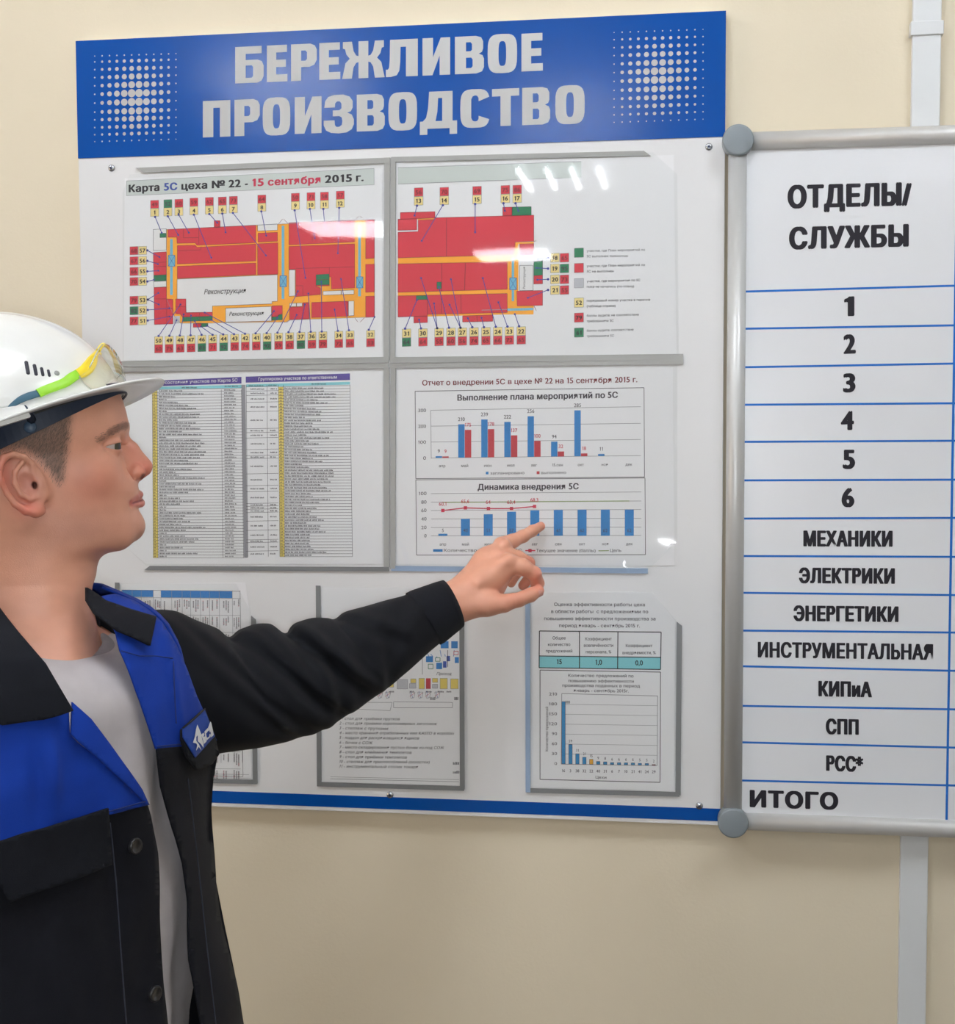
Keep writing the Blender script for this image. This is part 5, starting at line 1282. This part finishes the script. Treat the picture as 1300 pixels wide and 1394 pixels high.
for mir in (False, True):
    ar = band3('temple_arm', [(52, 535.5), (62, 531), (75, 526), (88, 521), (98, 514), (107, 508.5)], [4.9, 5.0, 5.0, 5.2, 5.4, 5.0], grn_m, gl, 3.0, 4.2, mir)
    band3('strap', [(8, 560), (16, 552), (28, 544), (40, 539), (54, 535)], [0.8, 2.4, 3.6, 4.0, 3.8], tea_m, ar, 2.0, 3.6, mir)
    band3('temple_hinge', [(106, 509), (113, 506), (120, 500), (126, 491), (130, 483), (135, 476)], [5.2, 6.2, 6.8, 6.0, 3.2, 2.4], yel_m, ar, 3.0, 4.4, mir)
bar_pts = [(134, 477, -72), (140, 469.5, -56), (147, 473, -34), (153, 483, -10), (157, 491, 14), (160, 499, 36), (162, 507, 54)]
band3('brow_bar', bar_pts, [2.4, 2.2, 3.4, 2.4, 3.4, 4.6, 3.6], yel_m, gl, 3.0)
# clear wraparound lens
top = [(122, 500, -86), (134, 476, -73), (141, 468.5, -55), (150, 473, -34), (158, 483, -10), (163, 493, 14), (166, 501, 36), (165, 509, 54), (158, 516, 72)]
bot = [(108, 512, -90), (115, 523, -86), (126, 531, -74), (138, 533, -56), (150, 531, -30), (158, 530, 0), (165, 529, 26), (168, 530, 48), (162, 536, 66)]
lens_m = film_mat('lens_clear', tint=(254, 254, 248), rough=0.02, f0=0.035, bumpy=0.0, haze=0.012)
def cr(P4, t):
    p0, p1, p2, p3_ = P4; return 0.5*((2*p1)+(-p0+p2)*t+(2*p0-5*p1+4*p2-p3_)*t*t+(-p0+3*p1-3*p2+p3_)*t**3)
def dens(pts, M=6):
    A = [np.array(p, float) for p in pts]; o = []
    for i in range(len(A)-1):
        for k in range(M): o.append(cr((A[max(i-1, 0)], A[i], A[i+1], A[min(i+2, len(A)-1)]), k/M))
    o.append(A[-1]); return o
V, Fc = [], []; Tt, Bb = dens(top), dens(bot); G = 8; nT = len(Tt)
for a, b in zip(Tt, Bb):
    for k in range(G+1):
        t = k/G; q = a*(1-t)+b*t; q = q+np.array([2.5*4*t*(1-t), 0, 0]); V.append(lift(q[0], q[1], q[2]/1000))
for i in range(nT-1):
    for k in range(G): Fc.append((i*(G+1)+k, (i+1)*(G+1)+k, (i+1)*(G+1)+k+1, i*(G+1)+k+1))
lens = mk('lens', V, Fc, lens_m, gl, True)
md = lens.modifiers.new('s', 'SOLIDIFY'); md.thickness = 0.0016
rim_m = mat('lens_rim', (196, 200, 190), 0.15, 0.6)
tube('lens_rim', [lift(q[0], q[1], q[2]/1000) for q in Bb], 0.0007, rim_m, lens, seg=6); tube('lens_rim', [lift(q[0], q[1], q[2]/1000) for q in Tt], 0.0007, rim_m, lens, seg=6)

# ================================================================ clothes
AS, AN = 0.215, 0.140
kt = tab([(780,.34),(800,.42),(815,.55),(830,.68),(845,.78),(865,.87),(900,.95),(950,1.0),(1020,1.03),(1100,1.0),(1180,1.01),(1240,1.045),(1320,1.11),(1394,1.18),(1500,1.24),(1560,1.26)])
ks = tab([(780,.50),(840,.74),(860,.80),(900,.88),(950,.92),(1100,.90),(1250,.885),(1394,.87),(1560,.88)])
zt_ = np.array([lift(60, v)[2] for v in kt[:, 0]])[::-1]; kv_ = kt[:, 1][::-1]; zs_ = np.array([lift(60, v)[2] for v in ks[:, 0]])[::-1]; sv_ = ks[:, 1][::-1]
kj = lambda z: np.interp(z, zt_, kv_); ksh = lambda z: np.interp(z, zs_, sv_)
CH = np.array([chest[0], chest[1], 0])
def body_hit(px_, py_, kf, off):
    o = CAM-CH; d = ray(px_, py_)/F_PX; os_, on = o@SD, o@ND; ds_, dn = d@SD, d@ND; t = 1.5
    for _ in range(5):
        z = CAM[2]+d[2]*t; k = kf(z); a, b = AS*k+off, AN*k+off
        A = (ds_/a)**2+(dn/b)**2; B = 2*(os_*ds_/a**2+on*dn/b**2); Cq = (os_/a)**2+(on/b)**2-1; D = B*B-4*A*Cq
        t = (-B-math.sqrt(D))/(2*A) if D > 0 else -B/(2*A)
    p = CAM+d*t; q = p-CH; s_, n_ = q@SD, q@ND; nn = SD*(s_/a**2)+ND*(n_/b**2); nn /= np.linalg.norm(nn)
    return p, nn
def folds(px_, py_, seed, amp):
    v = noise.noise(Vector((px_*0.012+seed, py_*0.006, seed*1.7)))*1.0+noise.noise(Vector((px_*0.03, py_*0.011+seed, 3.1)))*0.45
    return v*amp
def panel(name, poly, kf, off, m_, parent, thick=0.0022, step=8, amp=0.004, seed=1.0, extra=None):
    pts = []; n = len(poly)
    for i in range(n):
        a, b = Vector(poly[i]), Vector(poly[(i+1) % n]); m__ = max(1, int((b-a).length/step))
        for k in range(m__): pts.append(a.lerp(b, k/m__))
    ne = len(pts); xs = [p.x for p in pts]; ys = [p.y for p in pts]; x = min(xs)+step/2
    while x < max(xs):
        y = min(ys)+step/2
        while y < max(ys): pts.append(Vector((x+rs.uniform(-1, 1), y+rs.uniform(-1, 1)))); y += step
        x += step
    r = delaunay_2d_cdt(pts, [(i, (i+1) % ne) for i in range(ne)], [list(range(ne))], 2, 1e-5)
    V, N2 = [], []
    for v in r[0]:
        p, nn = body_hit(v.x, v.y, kf, off); e = folds(v.x, v.y, seed, amp)+(extra(v.x, v.y) if extra else 0)
        V.append(p+nn*e); N2.append(nn)
    Fc = [tuple(f) for f in r[2]]; nv = len(V)
    c = {}
    for f in Fc:
        for i in range(len(f)): e = (f[i], f[(i+1) % len(f)]); c[tuple(sorted(e))] = c.get(tuple(sorted(e)), 0)+1; 
    V2 = [p-nn*thick for p, nn in zip(V, N2)]
    F2 = [tuple(nv+i for i in reversed(f)) for f in Fc]
    for f in Fc:
        for i in range(len(f)):
            a, b = f[i], f[(i+1) % len(f)]
            if c[tuple(sorted((a, b)))] == 1: F2.append((b, a, nv+a, nv+b))
    return mk(name, V+V2, Fc+F2, m_, parent, False)
def cloth(name, rgb, rough=0.85, sheen=0.15, bump=0.25, sc_=1400):
    return mat(name, rgb, rough, 0.25, noise_amt=0.07, noise_scale=30, bump=bump, bump_scale=sc_, sheen=sheen)
navy = cloth('cloth_navy', (11, 13, 22), 0.85, 0.02); blue_c = cloth('cloth_blue', (12, 56, 158), 0.8, 0.03); tee_m = cloth('tee_grey', (192, 186, 187), 0.9, 0.1, 0.15); jean_m = cloth('jeans', (62, 74, 92), 0.85, 0.05)
def smooth_shade(o): o.data.polygons.foreach_set('use_smooth', [True]*len(o.data.polygons)); return o
# T-shirt: closed shell from a ring round the neck to the hem
nk = lift(60, 860, 0.0); V, Fc = [], []; K = 96; rows_ = 46
zh_ = lift(60, 1500)[2]
for i in range(rows_+1):
    t = i/rows_
    for k in range(K):
        a = 2*math.pi*k/K; ca, sa = math.cos(a), math.sin(a)
        nr_ = nk+SD*(0.070*ca)+ND*(0.066*sa)+EZ*(-0.003-0.022*sa-0.004*ca)
        zb2 = nk[2]-0.002+(zh_-nk[2])*max(t, 0.0)**1.05; kk = ksh(zb2); bp_ = CH+SD*(AS*kk*ca)+ND*(AN*kk*sa)+EZ*zb2
        w_ = min(1, t*7.0); w_ = w_*w_*(3-2*w_)
        wz = min(1, t*7.0)
        p = nr_*(1-w_)+bp_*w_; p[2] = nr_[2]*(1-wz)+zb2*wz
        f = folds(k*9.0, i*16.0, 4.0, 0.012)*min(1, t*4)*(1-0.3*abs(sa)); f += 0.007*min(1, t*5)*noise.noise(Vector((a*3.4+0.6*t, t*1.6, 9.0)))
        for a0_, sl_, am_, w9 in ((1.30, 0.5, .006, .07), (1.62, -0.15, .005, .06), (1.00, 0.35, .006, .08), (1.95, 0.2, .004, .08), (0.72, 0.1, .004, .06)):
            f += am_*math.exp(-((a-a0_-sl_*t)/w9)**2)*min(1, max(0, t*6-.4))
        p = p+(SD*ca+ND*sa)*f
        V.append(p)
for i in range(rows_):
    for k in range(K): Fc.append((i*K+k, (i+1)*K+k, (i+1)*K+(k+1) % K, i*K+(k+1) % K))
tee = mk('t_shirt', V, Fc, tee_m, man, True)
md = tee.modifiers.new('s', 'SOLIDIFY'); md.thickness = 0.0015; md.offset = -1
# ribbed collar of the T-shirt
V, Fc = [], []; prof_ = ((-0.004, 0.0012), (-0.002, 0.0045), (0.004, 0.0068), (0.010, 0.0078), (0.0165, 0.0060), (0.0175, 0.0005), (0.006, 0.0008), (-0.002, -0.0006))
for k in range(K):
    a = 2*math.pi*k/K; ca, sa = math.cos(a), math.sin(a)
    for dr, up_ in prof_:
        V.append(nk+SD*((0.0675+dr)*ca)+ND*((0.0635+dr)*sa)+EZ*(-0.001-0.022*sa-0.004*ca+up_-dr*0.75))
R_ = len(prof_)
for k in range(K):
    for q in range(R_): Fc.append((k*R_+q, ((k+1) % K)*R_+q, ((k+1) % K)*R_+(q+1) % R_, k*R_+(q+1) % R_))
mk('neck_rib', V, Fc, cloth('tee_rib', (160, 154, 156), 0.9, 0.1, 0.3), tee, True)
# jacket back and sides (everything turned away from the camera)
V, Fc, fm = [], [], []; K = 72; rows_ = 60; z0_, z1_ = lift(60, 806)[2], lift(60, 1540)[2]
ang = []; zarm = lift(60, 1040)[2]
for k in range(720):
    a = 2*math.pi*k/720; nn = SD*math.cos(a)/AS+ND*math.sin(a)/AN; nn /= np.linalg.norm(nn)
    if nn@(-EY) < 0.12: ang.append(a)
ang = np.unwrap(sorted(ang)); gap = np.argmax(np.diff(ang)); ang = np.concatenate([ang[gap+1:], ang[:gap+1]+2*math.pi]); ang = np.interp(np.linspace(0, 1, K), np.linspace(0, 1, len(ang)), ang)
for i in range(rows_+1):
    z = z0_+(z1_-z0_)*i/rows_; kk = kj(z)-0.012-0.10*min(1, max(0, (z-zarm)/0.05))
    for a in ang:
        f = 0.004*noise.noise(Vector((a*2.2, z*5, 0)))
        V.append(CH+SD*((AS*kk+f)*math.cos(a))+ND*((AN*kk+f)*math.sin(a))+EZ*z)
for i in range(rows_):
    for k in range(K-1): Fc.append((i*K+k, (i+1)*K+k, (i+1)*K+k+1, i*K+k+1)); fm.append(1 if i < 20 else 0)
jacket = mk('work_jacket', V, Fc, navy, man, True, mats=[navy, blue_c], fmat=fm); jacket['label'] = 'navy and blue work jacket worn open'
md = jacket.modifiers.new('s', 'SOLIDIFY'); md.thickness = 0.003
P_ = panel
def fp(*a, **k): return smooth_shade(P_(*a, **k))
# blue chest panel on his right side, and the navy front below it
fp('front_panel', [(-150,850),(-60,822),(-5,855),(30,890),(60,925),(95,962),(97,1000),(108,1011),(132,1031),(176,1071),(201,1095),(155,1107),(100,1122),(50,1137),(0,1150),(-150,1188)], kj, 0.004, blue_c, jacket, amp=0.009, seed=2.3,
   extra=lambda x, y: 0.010*math.exp(-((x-72-(y-1060)*0.05)/10)**2)*max(0, 1-abs(y-1060)/70)-0.006*math.exp(-((x-52)/12)**2)*max(0, 1-abs(y-1060)/80))
fp('front_panel', [(-150,1187),(0,1149),(50,1136),(100,1121),(155,1106),(201,1094),(206,1112),(212,1160),(217,1240),(224,1320),(230,1400),(233,1540),(-150,1540)], kj, 0.003, navy, jacket, amp=0.008, seed=5.1)
fp('lapel_facing', [(99,956),(123,978),(150,1013),(176,1049),(194,1075),(204,1096),(200,1095),(176,1071),(132,1031),(108,1011),(97,1000)], kj, 0.0085, blue_c, jacket, thick=0.003, step=5, amp=0.002)
# blue and navy panels on his left side
fp('front_panel', [(140,812),(160,808),(185,817),(205,831),(222,848),(240,878),(255,912),(268,948),(280,975),(294,1008),(249,1017),(214,1020),(204,988),(194,956),(176,912),(165,886),(160,862)], kj, 0.004, blue_c, jacket, step=6, amp=0.004, seed=3.3,
   extra=lambda x, y: 0.0035*math.exp(-((x-232-(y-900)*0.18)/5)**2)*(1 if 860 < y < 1010 else 0))
fp('front_panel', [(214,1019),(249,1016),(294,1007),(299,1027),(292,1060),(290,1100),(292,1150),(295,1200),(302,1250),(312,1310),(330,1394),(350,1540),(290,1540),(275,1394),(260,1308),(255,1229),(247,1176),(233,1128),(220,1071)], kj, 0.003, navy, jacket, step=7, amp=0.006, seed=7.7)
# placket edges, seams and stitch lines
seam_b = mat('seam_dark', (14, 40, 110), 0.8); seam_n = mat('seam_navy', (40, 44, 58), 0.8)
def seam(pts, m_, off=0.0065, r=0.0009, kf=kj):
    D_ = []
    for a, b in zip(pts, pts[1:]):
        n_ = max(1, int(math.hypot(b[0]-a[0], b[1]-a[1])/8))
        for k in range(n_): D_.append((a[0]+(b[0]-a[0])*k/n_, a[1]+(b[1]-a[1])*k/n_))
    D_.append(pts[-1]); o = tube('seam', [body_hit(x, y, kf, off)[0] for x, y in D_], r, m_, jacket, seg=6); return o
seam([(0,1146),(50,1133),(100,1118),(155,1103),(198,1091)], seam_b, 0.009, 0.0008)
seam([(165,886),(190,893),(212,893),(235,896)], seam_b, 0.0075, 0.0008); seam([(214,1016),(248,1013)], seam_b, 0.0075, 0.0008)
seam([(236,900),(237,930),(240,985)], seam_b, 0.0075, 0.0008)
seam([(150,1120),(158,1200),(165,1300),(172,1394)], seam_n, 0.0090, 0.0008); seam([(256,1060),(268,1160),(282,1290),(294,1394)], seam_n, 0.0075, 0.0008)
# collar
nvy2 = cloth('cloth_collar', (16, 19, 27), 0.85, 0.02)
fp('collar', [(-90,792),(-30,800),(0,828),(26,861),(62,903),(99,967),(80,974),(60,980),(4,988),(-60,968)], kj, 0.017, nvy2, jacket, thick=0.004, step=6, amp=0.003, seed=1.2)
fp('collar', [(120,800),(132,807),(145,817),(180,829),(213,839),(205,879),(185,869),(163,860),(146,848),(131,836),(120,818)], kj, 0.014, nvy2, jacket, thick=0.004, step=5, amp=0.002, seed=1.9)
V, Fc = [], []; K = 60
for k in range(K):
    a = math.radians(15)-math.radians(210)*k/(K-1); ca, sa = math.cos(a), math.sin(a); hgt = 0.5-0.5*math.cos(2*math.pi*k/(K-1))
    for dr, z_ in ((0.0, -0.035), (-0.004, 0.012+0.016*hgt), (0.001, 0.015+0.016*hgt), (0.010, 0.004), (0.022, -0.04)):
        V.append(nk+SD*((0.079+dr)*ca)+ND*((0.079+dr)*sa-0.006)+EZ*(z_+0.006-0.012*sa))
for k in range(K-1):
    for q in range(4): Fc.append((k*5+q, (k+1)*5+q, (k+1)*5+q+1, k*5+q+1))
cb = mk('collar', V, Fc, nvy2, jacket, True); md = cb.modifiers.new('s', 'SOLIDIFY'); md.thickness = 0.002
# pocket flaps, badge, buttons
fl1 = fp('pocket_flap', [(249,994),(280,966),(293,1000),(299,1027),(290,1040),(269,1048),(256,1030),(249,1008)], kj, 0.012, nvy2, jacket, thick=0.004, step=5, amp=0.001)
fl2 = fp('pocket_flap', [(-60,1160),(0,1146),(75,1124),(150,1101),(153,1140),(156,1178),(85,1205),(13,1230),(0,1204),(-60,1200)], kj, 0.0135, nvy2, jacket, thick=0.003, step=7, amp=0.006, seed=5.1)
bdg = fp('name_badge', [(249,992),(279,966.5),(293,1002),(266,1031.5),(249.5,1004)], kj, 0.0136, mat('badge_blue', (20, 66, 160), 0.6), fl1, thick=0.001, step=5, amp=0.0005)
seam([(249,991),(262,981),(279,965)], mat('seam_black', (14, 16, 20), 0.8), 0.0145, 0.0010)
# emblem and letters on the badge: a split arrow star and three letters
bz = lambda X, Y: (230+X/13.94, 960+Y/13.94)
def badge_poly(polys_, m_, off=0.0148):
    V, Fc = [], []
    for li, q in enumerate(polys_):
        k = len(V); V += [body_hit(*bz(x, y), kj, off+0.00015*li)[0] for x, y in q]
        for tr in tessellate_polygon([[Vector((x, -y, 0)) for x, y in q]]): Fc.append(tuple(k+i for i in tr))
    mk('emblem', V, Fc, m_, bdg)
badge_poly([[(538,365),(575,450),(610,540),(630,640),(655,735),(655,810),(610,740),(545,680),(545,570),(520,600),(520,680),(570,740),(618,855),(565,790),(515,865),(535,760),(520,725),(455,712),(490,600),(515,450)],
            [(612,560),(655,520),(672,560),(655,600),(690,590),(700,660),(712,690),(662,735),(640,640)],
            [(672,500),(740,430),(765,470),(735,500),(705,540),(715,600),(735,650),(710,680),(690,600)], [(735,650),(790,600),(800,560),(770,540),(760,600),(715,620)],
            [(740,430),(785,310),(803,330),(850,560),(835,580),(800,610),(790,500),(775,520),(762,460)]], mat('badge_white', (226, 228, 232), 0.6))
btn_m = mat('button_dark', (34, 34, 36), 0.3, 0.6)
for bx_2, by_ in ((185, 1152), (212, 1353)):
    p, nn = body_hit(bx_2, by_, kj, 0.0125); s_ = np.cross(EZ, nn); s_ /= np.linalg.norm(s_); v_ = np.cross(nn, s_); V, Fc = [], []
    for rr, dd in ((0.0082, -0.003), (0.0088, 0.0), (0.0080, 0.0016), (0.0062, 0.0014), (0.0056, 0.0006), (0.0, 0.0006)):
        for k in range(20): V.append(p+s_*rr*math.cos(k*math.pi/10)+v_*rr*math.sin(k*math.pi/10)+nn*dd)
    for i in range(5):
        for k in range(20): Fc.append((i*20+k, i*20+(k+1) % 20, (i+1)*20+(k+1) % 20, (i+1)*20+k))
    mk('button', V, Fc, btn_m, jacket, True)

# ---- sleeve of the raised left arm
ywr = loc3(PW(616, 825, -140)/1000)[1]
sec = [((178,850),(205,1030),.115,.060),((200,838),(240,1034),.120,.070),((214,830),(268,1031),.122,.073),((240,833),(300,1024),.125,.072),((268,845),(345,1018),.13,.070),((297,857),(378,1011),.138,.068),((313,868),(396,1006),.142,.066),((330,857),(412,1002),.147,.065),((350,850),(430,996),.152,.064),((370,851),(447,988),.157,.063),
       ((390,863),(464,977),.162,.061),((404,849),(478,969),.166,.059),((425,842),(498,955),.172,.057),((446,842),(518,942),.178,.054),((457,843),(528,935),.181,.052),((473,833),(542,923),.186,.050),((505,824),(565,903),.194,.046),((540,814),(588,883),.203,.042),((575,803),(609,866),.211,.038),((605,792.5),(628,850),.219,.035)]
ny = len(sec); ys_ = [s_[2] for s_ in sec]; sc_y = (ywr+0.0-0.115)/(ys_[-1]-0.115)
secs = [np.array([*s_[0], *s_[1], 0.115+(s_[2]-0.115)*sc_y, s_[3]]) for s_ in sec]
D_ = []
for i in range(ny-1):
    for k in range(7): D_.append((cr((secs[max(i-1, 0)], secs[i], secs[i+1], secs[min(i+2, ny-1)]), k/7), i+k/7))
D_.append((secs[-1], ny-1.0))
V, Fc = [], []; K = 88
creases = [(6.0, 0.0, 1.5, 1.8, 5.5, 0.5), (10.0, 0.0, 0.9, 1.7, 7.0, 0.45), (14.2, 0.0, 1.0, 1.2, 3.0, 0.4), (3.4, 0.5, 2.0, 2.0, 3.0, 0.6), (8.3, 0.9, 1.2, 1.6, 2.5, 0.5), (12.2, 0.8, -1.2, 1.6, 2.5, 0.5), (16.5, 0.9, -1.4, 1.4, 2.0, 0.5), (4.6, 1.8, 2.0, 1.2, 2.5, 0.6), (17.6, 0.3, 0.8, 1.2, 1.5, 0.3)]
for q, si in D_:
    T0 = lift(q[0], q[1], q[4]); B0 = lift(q[2], q[3], q[4]); c_ = (T0+B0)/2; h_ = (T0-B0)/2; hl = np.linalg.norm(h_); hd = h_/hl
    for k in range(K):
        a = 2*math.pi*k/K                                 # 0 = top, pi/2 = towards the camera
        ca, sa = math.cos(a), math.sin(a); dd = 0.0
        aa = a if a < math.pi else a-2*math.pi
        for (s0, a0, slope, ln, dep, wdt) in creases:
            dep *= 2.3
            x_ = (si-(s0+slope*(aa-a0)))/wdt; fall = math.exp(-((aa-a0-ln*0.45)/ln)**4)
            dd += -dep*math.exp(-x_*x_)*fall*(0.0 if abs(aa-a0) < 0.18 and a0 == 0.0 else 1.0)+dep*0.6*math.exp(-(x_-1.7)**2)*fall+dep*0.35*math.exp(-(x_+1.7)**2)*fall
        dd += 3.6*noise.noise(Vector((si*0.55, a*1.4, 2.2)))+1.0*noise.noise(Vector((si*1.6, a*3.0, 7.2)))
        edge = min(1, max(0, (ny-1.0-si)/1.5)); dd *= edge*(abs(sa)**0.7)
        V.append(c_+hd*(hl*ca)-EY*(q[5]*sa)+(hd*ca*hl*0.6-EY*sa*q[5])/(q[5])*dd*0.001)
nR = len(D_)
for i in range(nR-1):
    for k in range(K): Fc.append((i*K+k, i*K+(k+1) % K, (i+1)*K+(k+1) % K, (i+1)*K+k))
sl = mk('sleeve', V, Fc, cloth('cloth_sleeve', (12, 15, 22), 0.8, 0.03), jacket, True); md = sl.modifiers.new('s', 'SOLIDIFY'); md.thickness = 0.0028; md.offset = -1
# cuff band with its loose corner
V, Fc = [], []; A0 = D_[-12][0]; A1 = secs[-1]; K = 60
for j_, (t, e) in enumerate(((0.0, 0.0022), (0.15, 0.0034), (0.85, 0.0036), (1.0, 0.0030), (1.0, -0.001))):
    q = A0*(1-t)+A1*t; T0 = lift(q[0], q[1], q[4]); B0 = lift(q[2], q[3], q[4]); c_ = (T0+B0)/2; h_ = (T0-B0)/2; hl = np.linalg.norm(h_); hd = h_/hl
    for k in range(K):
        a = 2*math.pi*k/K; V.append(c_+hd*((hl+e)*math.cos(a))-EY*((q[5]+e)*math.sin(a)))
for i in range(4):
    for k in range(K): Fc.append((i*K+k, i*K+(k+1) % K, (i+1)*K+(k+1) % K, (i+1)*K+k))
cu_ = mk('cuff', V, Fc, nvy2, jacket, True)
yq = secs[-1][4]
def slab3(name, pts, y0, y1, m_, par):
    n = len(pts); V = [lift(x, y, y0) for x, y in pts]+[lift(x, y, y1) for x, y in pts]
    tri = tessellate_polygon([[Vector((x, -y, 0)) for x, y in pts]]); Fc = [tuple(t) for t in tri]+[tuple(n+i for i in reversed(t)) for t in tri]+[(i, (i+1) % n, n+(i+1) % n, n+i) for i in range(n)]
    return mk(name, V, Fc, m_, par)
slab3('cuff_tab', [(590,850),(612,836),(624,838),(631.5,852),(620,858),(619,862),(600,868)], yq-0.022, yq-0.016, nvy2, cu_)
# sleeve of the hanging right arm
def BB(s_, n_, z): return B3(s_, n_, z)/1000
tube('sleeve', [BB(-0.10,-0.02,1.315), BB(-0.165,-0.02,1.315), BB(-0.195,-0.022,1.26), BB(-0.222,-0.03,1.17), BB(-0.232,-0.03,1.10), BB(-0.232,0.0,1.00), BB(-0.228,0.035,0.91), BB(-0.226,0.05,0.875)], [0.06, 0.075, 0.074, 0.066, 0.062, 0.056, 0.048, 0.046], navy, jacket, seg=28, up=(0.3, 0.2, 1), caps=False)
# trousers and shoes
hipc = BB(0, 0, 0)
def leg(s_, rows_):
    V, Fc = [], []; K = 40
    for (x_, n_, z, ra, rb) in rows_:
        for k in range(K):
            a = 2*math.pi*k/K; w_ = 0.004*noise.noise(Vector((a*1.5, z*8, s_))); V.append(BB(x_, n_, 0)+SD*((ra+w_)*math.cos(a))+ND*((rb+w_)*math.sin(a))+EZ*z)
    for i in range(len(rows_)-1):
        for k in range(K): Fc.append((i*K+k, (i+1)*K+k, (i+1)*K+(k+1) % K, i*K+(k+1) % K))
    return V, Fc
V, Fc = [], []
for s_ in (-1, 1):
    v, f = leg(s_, [(s_*0.04,0,1.06,0.105,0.095),(s_*0.06,0,0.98,0.100,0.100),(s_*0.075,0,0.90,0.100,0.105),(s_*0.095,0.01,0.75,0.095,0.10),(s_*0.10,0.01,0.55,0.080,0.085),(s_*0.10,0.0,0.40,0.074,0.078),(s_*0.10,-0.01,0.2,0.066,0.070),(s_*0.10,-0.01,0.06,0.066,0.072)])
    k = len(V); V += v; Fc += [tuple(k+i for i in q) for q in f]
tr_ = mk('trousers', V, Fc, jean_m, man, True)
shoe_m = mat('shoe_black', (32, 30, 30), 0.45)
for s_ in (-1, 1):
    V, Fc = [], []; K = 28
    rws = [(-0.085,0.030,0.05,0.02),(-0.080,0.040,0.075,0.035),(-0.03,0.044,0.11,0.05),(0.02,0.045,0.105,0.05),(0.08,0.048,0.075,0.036),(0.14,0.050,0.062,0.03),(0.185,0.042,0.05,0.025),(0.205,0.025,0.03,0.015)]
    for n_, hw, top_, _m in rws:
        for k in range(K):
            a = 2*math.pi*k/K; zz_ = top_/2+top_/2*math.copysign(abs(math.sin(a))**0.6, math.sin(a)); V.append(BB(s_*0.108, n_, 0)+SD*hw*math.copysign(abs(math.cos(a))**0.7, math.cos(a))+EZ*max(0.0, zz_))
    for i in range(len(rws)-1):
        for k in range(K): Fc.append((i*K+k, i*K+(k+1) % K, (i+1)*K+(k+1) % K, (i+1)*K+k))
    Fc += [tuple(range(K)), tuple((len(rws)-1)*K+k for k in reversed(range(K)))]
    mk('shoe', V, Fc, shoe_m, man, True)
